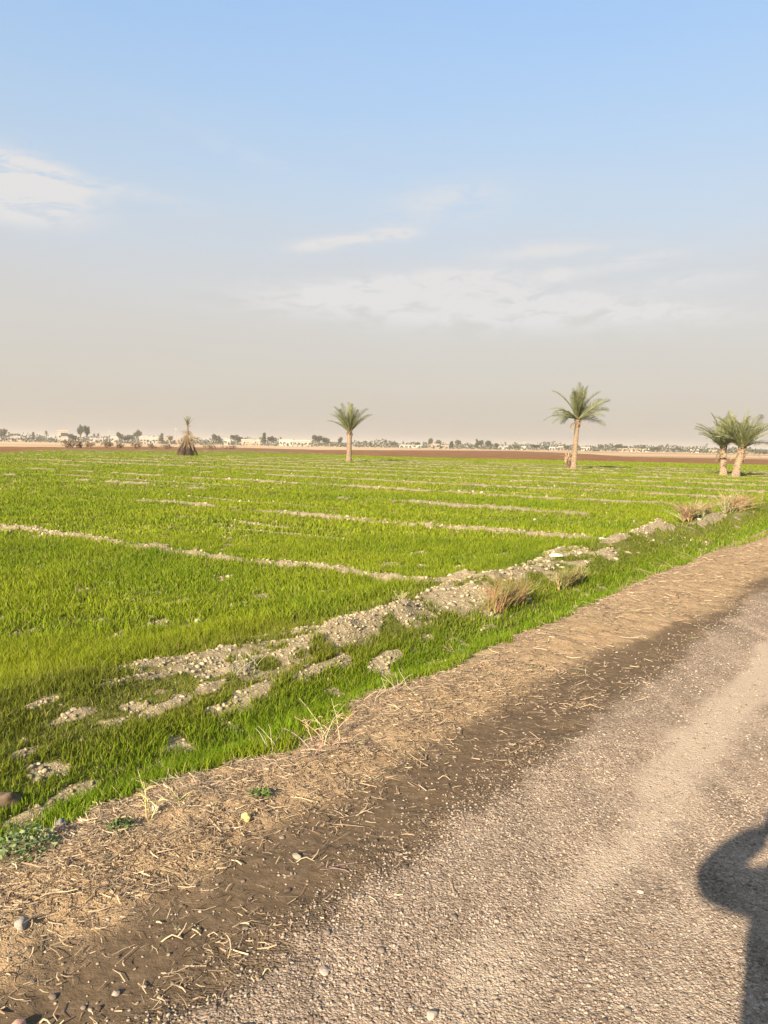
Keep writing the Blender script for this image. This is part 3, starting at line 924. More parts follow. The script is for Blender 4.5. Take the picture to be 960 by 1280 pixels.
def leafy(px, py, n, rad_, hgt, label, c0, c1, leaf=.02):
    X, Y = ground_point(px, py)
    root = empty('leafy_weed', (X, Y, hz(X, Y)), 0, label, 'weed')
    V, F, C = [], [], []
    rs = np.random.default_rng(int(px))
    for i in range(n):
        a, d = rs.uniform(0, 6.28), rad_ * math.sqrt(rs.random())
        z = hgt * (1 - (d / rad_) ** 2 * .6) * rs.uniform(.3, 1)
        p = np.array([math.cos(a) * d, math.sin(a) * d, z])
        ax = rs.normal(0, 1, 3); ax[2] = abs(ax[2]) * .4; ax /= np.linalg.norm(ax)
        sd = np.cross(ax, rs.normal(0, 1, 3)); sd /= np.linalg.norm(sd)
        s = leaf * rs.uniform(.6, 1.3)
        b = len(V)
        V += [p, p + ax * s * .45 + sd * s * .32, p + ax * s, p + ax * s * .45 - sd * s * .32]
        F.append((b, b + 1, b + 2, b + 3))
        t = rs.random(); C += [[*(np.array(c0) * (1 - t) + np.array(c1) * t), 1]] * 4
    np_mesh('leaves', np.array(V), np.array(F), M_GRASS, False, {'Col': np.array(C)}, parent=root)
    st = []
    for i in range(7):
        a = i * .9
        st.append(([(0, 0, -.01), (math.cos(a) * rad_ * .4, math.sin(a) * rad_ * .4, hgt * .5), (math.cos(a) * rad_ * .8, math.sin(a) * rad_ * .8, hgt * .7)], .002, .001))
    stem_obj('stem', st[0][0], .002, .001, (.12, .13, .05), root, st[1:])


leafy(30, 1066, 420, .12, .10, 'bushy weed with pale mottled leaves at the left edge', (.06, .10, .025), (.24, .28, .13))
leafy(150, 1046, 130, .05, .06, 'small dark green weed sprouting from the straw', (.04, .07, .03), (.12, .17, .05), .018)
leafy(325, 1000, 110, .05, .04, 'tiny green weed at the straw edge near the yellow stone', (.06, .10, .02), (.15, .2, .05), .016)


# ------------------------------------------------------------------ date palms
def frond_mesh(name, Lf, arch, leaf, mat, seed, droop=.0, pairs=34, w=.030):
    """a feather leaf along +X: midrib and two rows of leaflets"""
    rs = random.Random(seed)
    bm = bmesh.new()
    pts, p, a = [], Vector((0, 0, 0)), 0.0
    n = 14
    for i in range(n):
        pts.append(p.copy()); a -= arch / n * (i / n * 1.6)
        p += Vector((math.cos(a), 0, math.sin(a))) * Lf / n
    tube(bm, pts, [.034 * (1 - i / n) + .007 for i in range(n)], 5)
    for k in range(pairs):
        t = .10 + .90 * k / (pairs - 1)
        f = t * (n - 1); i = min(int(f), n - 2); q = pts[i].lerp(pts[i + 1], f - i)
        d = (pts[i + 1] - pts[i]).normalized()
        nrm = Vector((-d.z, 0, d.x))
        ll = leaf * (math.sin(math.pi * min(1, t * .85 + .13)) ** .6) * rs.uniform(.8, 1.1)
        for s in (-1, 1):
            out = (d * rs.uniform(.65, .95) + Vector((0, s, 0)) * rs.uniform(.75, 1.0) + nrm * rs.uniform(.1, .55)).normalized()
            tip = q + out * ll + Vector((0, 0, -droop * ll * rs.uniform(.5, 1.2)))
            mid = q.lerp(tip, .5) + Vector((0, 0, .05 * ll))
            wv = d * w
            v = [bm.verts.new(q - wv * .5), bm.verts.new(q + wv * .5), bm.verts.new(mid + wv * .55), bm.verts.new(tip), bm.verts.new(mid - wv * .55)]
            bm.faces.new(v)
    me = bpy.data.meshes.new(name); bm.to_mesh(me); bm.free(); me.materials.append(mat)
    return me


FR = [frond_mesh('frond', 2.7, 1.05, .50, M_FROND, 1, .1), frond_mesh('frond', 2.7, 1.75, .52, M_FROND, 2, .35), frond_mesh('frond', 2.5, .55, .46, M_FROND, 3)]
FRD = [frond_mesh('dead_frond', 2.4, 1.5, .34, M_FRONDDRY, 4, .6, 24), frond_mesh('dead_frond', 2.4, 1.0, .3, M_FRONDDRY, 5, .8, 20), frond_mesh('dead_frond', 2.5, .45, .34, M_FRONDDRY, 8, .4, 24)]
FRR = [frond_mesh('rotten_frond', 2.0, .6, .42, M_FRONDROT, 6, .5, 26), frond_mesh('rotten_frond', 2.0, .9, .4, M_FRONDROT, 7, .5, 26)]


def palm_trunk(hgt, r0, r1, lean, root, mat, seed, bump=.05):
    rs = random.Random(seed)
    bm = bmesh.new()
    nz, seg = max(26, int(hgt * 15)), 20
    rows = []
    for j in range(nz + 1):
        t = j / nz
        z = hgt * t
        r = r0 + (r1 - r0) * t + r0 * .35 * math.exp(-t * hgt * 4)
        cx, cy = lean[0] * t ** 1.3, lean[1] * t ** 1.3
        row = []
        for i in range(seg):
            a = 2 * math.pi * (i + .5 * (j % 4) / 2) / seg
            # old leaf bases spiral up the stem as small ledges
            ph = (i * 5 / seg + j * .47) % 1.0
            rr = r * (1 + bump * (ph - .5) * 2 + rs.uniform(-.03, .03))
            row.append(bm.verts.new((cx + math.cos(a) * rr, cy + math.sin(a) * rr, z)))
        rows.append(row)
    for j in range(nz):
        for i in range(seg):
            bm.faces.new((rows[j][i], rows[j][(i + 1) % seg], rows[j + 1][(i + 1) % seg], rows[j + 1][i]))
    bm.faces.new(rows[-1]); bm.faces.new(rows[0][::-1])
    return bm_obj('trunk', bm, mat, root)


def boots(z0, z1, r, c, n, root, mat, seed, ln=.28, nm='leaf_base'):
    """collar of cut leaf stalks, pointing up and out"""
    rs = random.Random(seed); bm = bmesh.new()
    for i in range(n):
        t = i / n; a = i * 2.4; z = z0 + (z1 - z0) * t
        d = Vector((math.cos(a), math.sin(a), 0))
        p = Vector((c[0], c[1], z)) + d * r * .8
        q = p + d * ln * .42 * rs.uniform(.6, 1.2) + Vector((0, 0, ln * rs.uniform(.6, 1.1)))
        tube(bm, [p, p.lerp(q, .5) + d * .02, q], [.075, .06, .035], 5)
    return bm_obj(nm, bm, mat, root)


def put_frond(root, me, base, az, el, sc, roll=0.0, name=None):
    o = bpy.data.objects.new(name or me.name.split('.')[0], me); COL.objects.link(o); o.parent = root
    o.matrix_basis = Matrix.Translation(base) @ Matrix.Rotation(az, 4, 'Z') @ Matrix.Rotation(-el, 4, 'Y') @ Matrix.Rotation(roll, 4, 'X') @ Matrix.Diagonal((sc, sc, sc, 1))
    return o


def palm(px, py, hgt, r0, r1, lean, crown, nfr, els, label, seed, collar=.35, lower=0, group='date palms in the field', bump=.10):
    rs = random.Random(seed)
    X, Y = ground_point(px, py)
    root = empty('date_palm', (X, Y, hz(X, Y) - .05), 0, label, 'palm tree', group)
    tk = palm_trunk(hgt, r0, r1, lean, root, M_BARK, seed, bump)
    top = Vector((lean[0], lean[1], hgt))
    boots(hgt - collar, hgt + .15, r1 * .9, lean, 16, tk, M_BARKDARK, seed)
    for i in range(nfr):
        t = (i + .5) / nfr
        el = rad(els[0] + (els[1] - els[0]) * t ** els[2]) + rs.uniform(-.2, .2)
        az = i * 2.39996 + rs.uniform(-.5, .5)
        k = 2 if el > rad(68) else (0 if el > rad(38) else 1)
        put_frond(root, FR[k], top + Vector((math.cos(az) * r1 * .5, math.sin(az) * r1 * .5, .15 * math.sin(el))), az, el, crown / 2.6 * rs.uniform(.72, 1.14), rs.uniform(-.9, .9))
    for i in range(lower):
        az = i * 2.1 + 1.0 + seed
        put_frond(root, FRD[i % 2], top + Vector((0, 0, -.15)), az, rad(rs.uniform(-35, 5)), crown / 2.6 * .55, rs.uniform(-.4, .4), 'dead_frond')
    return root


palm(717, 587, 3.75, .215, .15, (.17, .05), 2.65, 34, (88, 8, .95), 'tallest date palm with a slim pale trunk in the open field', 3, .6, 4)
palm(436, 577, 2.75, .24, .21, (.05, .0), 2.75, 32, (89, 46, .9), 'small date palm with upright fan crown on its short thick trunk', 5)
palm(904, 594, 1.75, .21, .18, (-.06, .1), 2.3, 34, (89, 42, .85), 'left palm of the leaning pair at the right edge', 7, .9, 2, 'pair of palms at the right edge', .12)
palm(919, 596, 1.75, .22, .18, (.36, .1), 2.45, 38, (89, 32, .85), 'right palm of the pair, its trunk leaning right', 9, .8, 2, 'pair of palms at the right edge', .12)


def dead_palm():
    rs = random.Random(4)
    X, Y = ground_point(234, 569.5)
    root = empty('withered_palm', (X, Y, -.05), 0, 'withered palm draped in hanging brown fronds with dark base', 'palm tree')
    palm_trunk(3.5, .3, .09, (.10, .0), root, M_BARKDARK, 21, .12)
    root.scale = (.84, .84, 1)
    top = Vector((.10, 0, 3.5))
    for i in range(9):                                  # last living leaves
        put_frond(root, FR[2], top, i * 2.4, rad(84 - 4 * i) , .52, rs.uniform(-.5, .5))
    for i in range(4):
        put_frond(root, FRD[0], top, i * 1.7 + 2.6, rad(45 - 12 * i), .42, 0, 'dead_frond')
    for i in range(32):                                 # fronds arching out and down
        put_frond(root, FRD[0], Vector((.06, 0, rs.uniform(1.7, 2.9))), i * 2.4 + .9, rad(rs.uniform(-18, 20)), rs.uniform(.38, .58), rs.uniform(-.6, .6), 'dead_frond')
    for i in range(24):                                 # the hanging skirt
        az = i * 2.4; z = rs.uniform(2.0, 3.1)
        put_frond(root, FRD[2], Vector((.06, 0, z)), az, rad(rs.uniform(-66, -44)), rs.uniform(.6, 1.05), rs.uniform(-.6, .6), 'dead_frond')
    for i in range(44):                                 # charred lower leaves
        az = i * 2.4 + .5; z = rs.uniform(1.1, 2.3)
        put_frond(root, FRR[i % 2], Vector((0, 0, z)), az, rad(rs.uniform(-62, -40)), rs.uniform(.75, 1.05) * z / 1.4, rs.uniform(-.6, .6), 'rotten_frond')
    for i in range(5):
        put_frond(root, FRD[1], Vector((.05, 0, 2.2)), rad(-40 + 18 * i), rad(rs.uniform(-22, 12)), 1.0, 0, 'dead_frond')


dead_palm()


def offshoot(px, py, hgt, label):
    X, Y = ground_point(px, py)
    root = empty('palm_stump', (X, Y, -.05), 0, label, 'palm stump')
    palm_trunk(hgt * .55, .2, .15, (0, 0), root, M_BARKDARK, 31, .14)
    boots(hgt * .2, hgt * .6, .16, (0, 0), 14, root, M_BARK, 33, .4)
    for i in range(9):
        put_frond(root, FRD[i % 2], Vector((0, 0, hgt * .5)), i * 2.4, rad(70 - 10 * i), .38, 0, 'dead_frond')


offshoot(710, 585, 1.7, 'dry palm stump close against the tallest palm')


# ------------------------------------------------------------------ the far edge: trees, houses, scrub
def far_xy(px, dist):
    b = bearing_of(px)
    return math.sin(b) * dist, math.cos(b) * dist


def leaf_cards(centres, n, size, seed):
    rs = np.random.default_rng(seed)
    V, F = [], []
    for i in range(n):
        c, r = centres[rs.integers(0, len(centres))]
        d = rs.normal(0, 1, 3); d /= np.linalg.norm(d)
        p = np.array(c) + d * np.array(r) * rs.uniform(.55, 1.05)
        a = rs.normal(0, 1, 3); a /= np.linalg.norm(a); b = np.cross(a, rs.normal(0, 1, 3)); b /= np.linalg.norm(b)
        s = size * rs.uniform(.5, 1.3); k = len(V)
        V += [p - a * s, p + b * s * .6, p + a * s, p - b * s * .6]; F.append((k, k + 1, k + 2, k + 3))
    return np.array(V), np.array(F)


def tree_kind(kind, seed):
    """trees of unit-ish size, 6 m tall, crown and trunk"""
    rs = random.Random(seed)
    root = empty({'broad': 'broadleaf_tree', 'tall': 'slender_tree', 'palm': 'far_palm'}[kind], (0, 0, 0))
    if kind == 'palm':
        bm = bmesh.new(); tube(bm, [(0, 0, -.3), (.1, 0, 2.2), (.15, 0, 4.4)], [.3, .22, .2], 7); bm_obj('trunk', bm, M_TREEBARK, root)
        bm = bmesh.new()
        for i in range(26):
            a = i * 2.4; el = rad(80 - 4.2 * i); pts = []; p = Vector((.15, 0, 4.4))
            for k in range(5):
                pts.append(p.copy()); p = p + Vector((math.cos(a) * math.cos(el), math.sin(a) * math.cos(el), math.sin(el))) * .55; el -= .28
            for k in range(4):
                d = Vector((-math.sin(a), math.cos(a), .0)) * (.28 - .05 * k)
                q = [bm.verts.new(pts[k] - d), bm.verts.new(pts[k] + d), bm.verts.new(pts[k + 1] + d * .8), bm.verts.new(pts[k + 1] - d * .8)]
                bm.faces.new(q)
        bm_obj('crown', bm, M_TREE, root)
        return root
    bm = bmesh.new()
    th = 2.2 if kind == 'broad' else 2.6
    tube(bm, [(0, 0, -.3), (.05, .05, th * .5), (0, 0, th + .8)], [.32, .24, .15], 7)
    cs = []
    if kind == 'broad':
        for i in range(7):
            a = i * 2.4 + rs.random(); d = rs.uniform(.6, 2.0)
            c = (math.cos(a) * d, math.sin(a) * d, rs.uniform(2.6, 4.6)); cs.append((c, (rs.uniform(1, 1.6), rs.uniform(1, 1.6), rs.uniform(.8, 1.25))))
            tube(bm, [(0, 0, th * .6), tuple(x * .6 for x in c[:2]) + (c[2] * .75,), c], [.12, .09, .05], 5)
        V, F = leaf_cards(cs, 520, .42, seed)
    else:
        for i in range(6):
            z = 2.2 + i * .75; c = (rs.uniform(-.4, .4), rs.uniform(-.4, .4), z); cs.append((c, (.9 - .06 * i, .9 - .06 * i, .7)))
            tube(bm, [(0, 0, z * .7), c], [.1, .05], 5)
        V, F = leaf_cards(cs, 380, .36, seed)
    bm_obj('trunk', bm, M_TREEBARK, root)
    np_mesh('crown', V, F, M_TREE, False, parent=root)
    return root


KINDS = {'broad': [tree_kind('broad', 50 + i) for i in range(4)], 'tall': [tree_kind('tall', 60 + i) for i in range(2)], 'palm': [tree_kind('palm', 70 + i) for i in range(2)]}
USED = {id(o): False for l in KINDS.values() for o in l}
KCOUNT = {'broad': 0, 'tall': 0, 'palm': 0}


def far_tree(kind, px, top, wpx, dist, label):
    lib = KINDS[kind]; src = lib[KCOUNT[kind] % len(lib)]; KCOUNT[kind] += 1
    o = src if not USED[id(src)] else copy_thing(src)
    USED[id(src)] = True
    X, Y = far_xy(px, dist)
    hgt = (horizon_y(px) - top) / FPX * dist + CAM_H
    nat_h, nat_w = {'broad': (5.7, 5.6), 'tall': (6.6, 2.3), 'palm': (6.0, 4.2)}[kind]
    o.location = (X, Y, 0); o.rotation_euler = (0, 0, random.uniform(0, 6.28))
    w = wpx / FPX * dist / nat_w
    o.scale = (w, w, hgt / nat_h)
    tag(o, label, 'tree', 'trees along the far edge of the plain')


TREES = [  # kind, photo x, top, width, distance, label
    ('broad', 2, 537, 14, 640, 'dark tree on the horizon cut by the left edge'),
    ('palm', 24, 543, 7, 680, 'small far palm right of the leftmost horizon house'),
    ('tall', 42, 541, 4, 640, 'thin far tree between the first house and the two storey one'),
    ('palm', 58, 539, 7, 620, 'far palm with ragged head left of the two storey house'),
    ('broad', 90, 543, 14, 620, 'low dark tree touching the right of the two storey house'),
    ('broad', 101, 532, 8, 560, 'left of the two tallest slender trees on the left horizon'),
    ('broad', 109, 532.5, 8, 565, 'right of the two tallest slender trees on the left horizon'),
    ('palm', 118, 542, 7, 660, 'far palm just right of the two tallest slender trees'),
    ('palm', 123, 542, 6, 650, 'second far palm right of the two tallest slender trees'),
    ('broad', 150, 540.5, 9, 640, 'rounded far tree behind the small white gabled house'),
    ('broad', 160, 544, 16, 650, 'wide low dark tree beside the small white gabled house'),
    ('broad', 172, 537.5, 10, 620, 'tall rounded far tree left of the long white shed'),
    ('tall', 202, 542, 6, 640, 'small far tree standing before the long white shed'),
    ('broad', 213, 545, 8, 640, 'low far tree at the pole left of the withered palm'),
    ('broad', 269, 542.5, 10, 600, 'dark far tree right of the withered palm'),
    ('tall', 274, 545, 5, 620, 'slight far tree close to the dark tree by the withered palm'),
    ('broad', 296, 544, 16, 600, 'wide bushy far tree left of the brown fronted house'),
    ('tall', 330, 541, 7, 590, 'pointed far tree at the right of the brown fronted house'),
    ('broad', 339, 545, 12, 600, 'dense far tree beside the pointed tree'),
    ('palm', 351, 546, 7, 620, 'far palm left of the long white farmhouse'),
    ('broad', 397, 543.5, 16, 580, 'large dense far tree right of the long white farmhouse'),
    ('broad', 408, 546.5, 12, 585, 'lower far tree against the large dense one'),
    ('broad', 425, 546.5, 8, 600, 'small round far tree left of the small palm trunk'),
    ('palm', 448, 551, 7, 660, 'first far palm right of the small palm trunk'),
    ('palm', 456, 551, 7, 650, 'second far palm right of the small palm trunk'),
    ('tall', 463, 552, 4, 690, 'thin hazy tree beyond the small palm'),
    ('palm', 482, 550.5, 7, 640, 'far palm midway between small palm and long white wall'),
    ('broad', 492, 552, 12, 650, 'low far tree left of the long white wall'),
    ('palm', 504, 551.5, 6, 650, 'far palm rising behind the left of the long white wall'),
    ('broad', 522, 552.5, 9, 650, 'low far tree behind the right of the long white wall'),
    ('broad', 538, 547.5, 8, 600, 'higher far tree at the left of the pale cube house'),
    ('broad', 548, 550, 8, 610, 'lower far tree above the pale cube house'),
    ('tall', 564, 551.5, 7, 620, 'narrow far tree right of the pale cube house'),
    ('broad', 573, 549.5, 9, 610, 'round far tree between cube house and the dark thicket'),
    ('palm', 584, 553, 6, 650, 'far palm just left of the dark thicket'),
    ('tall', 596, 549, 5, 590, 'upright far tree at the left end of the dark thicket'),
    ('broad', 601, 550, 10, 580, 'left half of the dark thicket of far trees'),
    ('broad', 610, 550.5, 11, 580, 'right half of the dark thicket of far trees'),
    ('broad', 621, 554, 8, 600, 'small far tree trailing right of the dark thicket'),
    ('broad', 645, 557, 8, 660, 'low far tree right of the small gabled white house'),
    ('broad', 670, 555.5, 14, 620, 'broad low far tree left of the tallest palm'),
    ('broad', 683, 556.5, 9, 630, 'small far tree left of the white houses by the tallest palm'),
    ('broad', 708, 557, 9, 640, 'far tree just left of the tallest palm trunk'),
    ('palm', 741, 557, 6, 700, 'far palm right of the house beside the tallest palm'),
    ('broad', 752, 555.5, 7, 650, 'round far tree right of the tallest palm'),
    ('palm', 760, 556.5, 6, 680, 'far palm left of the big dark tree beside the cream wall'),
    ('broad', 773, 555, 11, 610, 'big dark tree beside the long cream wall'),
    ('broad', 781, 557.5, 7, 620, 'smaller tree touching the big dark tree by the cream wall'),
    ('palm', 791, 559, 5, 680, 'far palm behind the long cream wall'),
    ('broad', 804, 556.5, 7, 640, 'round far tree above the right of the cream wall'),
    ('broad', 814, 560, 8, 630, 'low far tree right of the cream wall'),
    ('broad', 821, 558.5, 9, 620, 'dark round far tree right of the cream wall'),
    ('broad', 842, 560.5, 6, 640, 'small left tree of the two between cream wall and pair of palms'),
    ('broad', 850, 560, 8, 630, 'larger right tree of the two between cream wall and pair of palms'),
    ('palm', 862, 562, 5, 700, 'hazy far palm left of the flat white house'),
    ('tall', 884, 562, 4, 720, 'thin hazy far tree left of the pair of palms'),
    ('palm', 934, 562.5, 6, 680, 'far palm just right of the pair of palms'),
    ('palm', 943, 562, 6, 690, 'far palm nearer the right edge beyond the pair of palms'),
    ('broad', 955, 565.5, 9, 560, 'dark far shrub tree at the right edge'),
]
for t in TREES: far_tree(*t)


def house(name, px0, px1, top, dist, label, mat, win=3, door=True, depth=9, roof='flat', win_h=1.2, front=None):
    xc = (px0 + px1) / 2
    X, Y = far_xy(xc, dist)
    w = (px1 - px0) / FPX * dist
    hgt = max(2.2, (horizon_y(xc) - top - 1.0) / FPX * dist + CAM_H)
    root = empty(name, (X, Y, 0), -bearing_of(xc), label, 'house', 'buildings along the far edge of the plain')
    bm = bmesh.new(); box(bm, -w / 2, w / 2, 0, depth, -.5, hgt - .35); bm_obj('wall', bm, mat, root)
    bm = bmesh.new()
    if roof == 'gable':
        a = [(-w / 2 - .3, -.3), (w / 2 + .3, -.3), (w / 2 + .3, depth + .3), (-w / 2 - .3, depth + .3)]
        vs = [bm.verts.new((x, y, hgt - .35)) for x, y in a] + [bm.verts.new((-w / 2 - .3, depth / 2, hgt + .8)), bm.verts.new((w / 2 + .3, depth / 2, hgt + .8))]
        for f in ((0, 1, 5, 4), (2, 3, 4, 5), (1, 2, 5), (3, 0, 4), (3, 2, 1, 0)): bm.faces.new([vs[i] for i in f])
    else:
        box(bm, -w / 2 - .25, w / 2 + .25, -.25, depth + .25, hgt - .35, hgt - .05)
        box(bm, -w / 2 - .12, w / 2 + .12, -.12, .12, hgt - .05, hgt + .35)
        box(bm, -w / 2 - .12, w / 2 + .12, depth - .12, depth + .12, hgt - .05, hgt + .35)
    bm_obj('roof', bm, mat, root)
    nslot = win + (1 if door else 0)
    for i in range(nslot):
        cx = -w / 2 + w * (i + .5) / nslot
        bm = bmesh.new()
        if door and i == nslot // 2:
            box(bm, cx - .6, cx + .6, -.06, .2, 0, min(2.3, hgt * .7)); bm_obj('door', bm, M_DARK, root)
        else:
            zc = hgt * .5
            box(bm, cx - .7, cx + .7, -.06, .2, zc - win_h / 2, zc + win_h / 2); bm_obj('window', bm, M_DARK, root)
    if front:
        bm = bmesh.new(); box(bm, -w / 2 + .3, w / 2 - .3, -2.2, -2.0, -.5, hgt * .62); bm_obj('yard_wall', bm, front, root)
    return root


house('farmhouse', 11, 24, 544.8, 640, 'low white house on the horizon nearest the left edge', M_WHITE, 3)
h2 = house('farmhouse', 73, 84, 538.5, 600, 'two storey white house with dark open upper floor', M_WHITE, 1)
bm = bmesh.new(); box(bm, -1.1, 3.3, -.25, .25, 4.6, 6.9); o = bm_obj('balcony_opening', bm, M_DARK, h2)
house('farmhouse', 113, 128, 547.2, 650, 'low hazy white house between the slender trees and palms', M_WHITE, 2)
house('farmhouse', 139, 148, 543.5, 640, 'small white house with a gabled roof on the left horizon', M_WHITE, 1, True, 7, 'gable')
house('farm_shed', 176, 197, 545.6, 640, 'long low white shed left of the withered palm', M_WHITE, 5)
house('farm_shed', 203, 225, 546.2, 650, 'long cream shed directly left of the withered palm', M_CREAM, 4)
house('farmhouse', 280, 288, 547.5, 640, 'small white house between two far bushy trees', M_WHITE, 1)
house('farmhouse', 302, 325, 549.0, 590, 'flat white roofed house with a brown front', M_WHITE, 3, True, 9, 'flat', 1.0, M_BRICK)
house('farmhouse', 349, 366, 548.6, 590, 'left block of the white farmhouse beside the large far tree', M_WHITE, 3)
house('farmhouse', 367, 389, 549.8, 585, 'right block of the white farmhouse beside the large far tree', M_WHITE, 4)
house('walled_yard', 499, 527, 557.2, 640, 'long white wall of a low far farm', M_WHITE, 4, True, 6)
house('farmhouse', 535, 549, 554.2, 600, 'pale pinkish cube house under two far trees', M_CREAM, 2)
house('walled_yard', 550, 561, 558.0, 605, 'low cream wall right of the pale cube house', M_CREAM, 1)
house('farmhouse', 623, 634, 557.5, 640, 'small white house with gabled roof right of the dark thicket', M_WHITE, 1, True, 7, 'gable')
house('farmhouse', 652, 658, 557.6, 650, 'tiny white house left of the tallest palm', M_WHITE, 1)
house('farmhouse', 687, 697, 558.8, 620, 'white house left of the tallest palm trunk', M_WHITE, 2)
house('farmhouse', 698, 704, 557.4, 630, 'taller white house close to the tallest palm trunk', M_CREAM, 1)
house('farmhouse', 727, 737, 558.2, 620, 'white house just right of the tallest palm trunk', M_WHITE, 2)
house('walled_yard', 774, 800, 562.8, 610, 'long cream wall on the right horizon', M_CREAM, 4, True, 6)
house('farmhouse', 800, 811, 560.5, 620, 'cream house at the right end of the cream wall', M_WHITE, 2)
house('farmhouse', 864, 873, 563.4, 650, 'flat white house left of the pair of palms', M_WHITE, 2)
house('farmhouse', 887, 896, 563.6, 640, 'dull white house behind the left palm of the pair', M_CREAM, 1)


def pole(px, top, dist, label):
    X, Y = far_xy(px, dist)
    hgt = (horizon_y(px) - top) / FPX * dist + CAM_H
    root = empty('utility_pole', (X, Y, 0), -bearing_of(px), label, 'pole', 'utility poles on the horizon')
    bm = bmesh.new(); tube(bm, [(0, 0, -.3), (0, 0, hgt)], [.22, .15], 8); bm_obj('post', bm, M_METAL, root)
    bm = bmesh.new(); box(bm, -1.3, 1.3, -.1, .1, hgt - 1.1, hgt - .8); bm_obj('crossarm', bm, M_METAL, root)


pole(220, 535.5, 600, 'thin utility pole left of the withered palm')
pole(136, 538, 640, 'thin utility pole right of the two tallest slender trees')
pole(656, 552, 640, 'thin utility pole left of the tallest palm')


def far_wood():
    """hazy belt of distant groves that reads as one mass"""
    rs = np.random.default_rng(77)
    V, F = [], []
    xs = np.linspace(-330, 1290, 5200)
    hn = fbm(xs * .05, np.zeros_like(xs), 201, 4) * .55 + fbm(xs * .3, np.ones_like(xs), 203, 2) * .45
    for x, hh in zip(xs, hn):
        dist = 690 + 180 * rs.random()
        top = 3.0 + 10.0 * max(0, hh - .3)
        X, Y = far_xy(x, dist)
        if rs.random() < .5:
            X2, Y2 = far_xy(x, 520 + 50 * rs.random())
            p = np.array([X2, Y2, rs.uniform(0, 2.6) * min(1, 1.8 * hh)]); b = rs.normal(0, 1, 3); b /= np.linalg.norm(b)
            a = np.cross(b, rs.normal(0, 1, 3)); a /= np.linalg.norm(a); i = len(V)
            V += [p - a * .6, p + b * .5, p + a * .6, p - b * .5]; F.append((i, i + 1, i + 2, i + 3))
        for k in range(3):
            p = np.array([X + rs.normal(0, 2), Y + rs.normal(0, 4), top * rs.uniform(0, 1)])
            a = rs.normal(0, 1, 3); a /= np.linalg.norm(a); b = np.cross(a, rs.normal(0, 1, 3)); b /= np.linalg.norm(b)
            s = rs.uniform(.5, 1.3); i = len(V)
            V += [p - a * s, p + b * s * .7, p + a * s, p - b * s * .7]; F.append((i, i + 1, i + 2, i + 3))
    o = np_mesh('far_wood', np.array(V), np.array(F), M_TREE, False)
    tag(o, 'hazy low belt of trees along the horizon', 'trees', None, 'stuff')


far_wood()


def scrub(px, py, wpx, hpx, label, seed):
    X, Y = ground_point(px, py)
    d = math.hypot(X, Y)
    w, hgt = wpx / FPX * d, hpx / FPX * d
    rs = random.Random(seed)
    cs = [((rs.uniform(-.5, .5) * w * .7, rs.uniform(-.3, .3) * w, hgt * rs.uniform(.25, .7)), (w * .3, w * .25, hgt * .35)) for _ in range(6)]
    root = empty('scrub_bush', (X, Y, 0), 0, label, 'bush', 'rusty bushes beyond the left of the field')
    V, F = leaf_cards(cs, 260, max(.14, hgt * .14), seed)
    np_mesh('foliage', V, F, M_SCRUB, False, parent=root)
    bm = bmesh.new()
    for i in range(6): tube(bm, [(0, 0, -.05), tuple(c * .9 for c in cs[i][0])], [.05, .02], 5)
    bm_obj('stem', bm, M_BARKDARK, root)


for i, (px, py, w, hh, lab) in enumerate([(84, 560, 14, 9, 'tall rusty bush left of centre below the two storey house'), (97, 560, 12, 8, 'rusty bush below the two tallest slender trees'),
        (112, 560, 16, 7, 'wide low rusty bush right of the two tallest slender trees'), (133, 560, 14, 7, 'rusty bush below the small white gabled house'),
        (152, 560, 12, 6, 'low rusty bush under the rounded far tree'), (171, 560.5, 14, 8, 'reddish bush below the long white shed'),
        (190, 560.5, 12, 6, 'pale rusty bush left of the cream shed'), (208, 561, 14, 6, 'low bush just left of the withered palm'),
        (262, 561.5, 16, 6, 'low rusty bush right of the withered palm'), (285, 561.5, 18, 6, 'wide low bush below the white house between trees')]):
    scrub(px, py, w, hh, lab, 400 + i)


# ------------------------------------------------------------------ the photographer, who throws the shadow on the road
M_SKIN = noisy('skin', (.36, .22, .15), (.42, .27, .19), 20, .55)
M_JACKET = noisy('jacket_cloth', (.05, .055, .07), (.09, .095, .11), 40, .9, .004)
M_TROUSER = noisy('trouser_cloth', (.07, .06, .05), (.11, .10, .085), 40, .9, .004)
M_HAIR = noisy('dark_hair', (.012, .010, .008), (.03, .024, .02), 60, .6)
M_SHOE = noisy('shoe_leather', (.03, .025, .02), (.06, .05, .04), 30, .5)
M_PHONE = noisy('phone_case', (.015, .015, .017), (.03, .03, .033), 30, .3)


def skinned(name, pts, edges, radii, mat, parent, root_i=0, sub=2):
    me = bpy.data.meshes.new(name)
    me.from_pydata(pts, edges, []); me.update()
    o = bpy.data.objects.new(name, me); COL.objects.link(o); o.parent = parent
    bpy.context.view_layer.objects.active = o
    sk = o.modifiers.new('skin', 'SKIN'); sk.use_smooth_shade = True
    if not me.skin_vertices:
        bm = bmesh.new(); bm.from_mesh(me); bm.verts.layers.skin.verify(); bm.to_mesh(me); bm.free()
    for i, r in enumerate(radii):
        sv = me.skin_vertices[0].data[i]
        sv.radius = r if isinstance(r, tuple) else (r, r); sv.use_root = (i == root_i)
    sb = o.modifiers.new('smooth', 'SUBSURF'); sb.levels = sub; sb.render_levels = sub
    me.materials.append(mat)
    return o


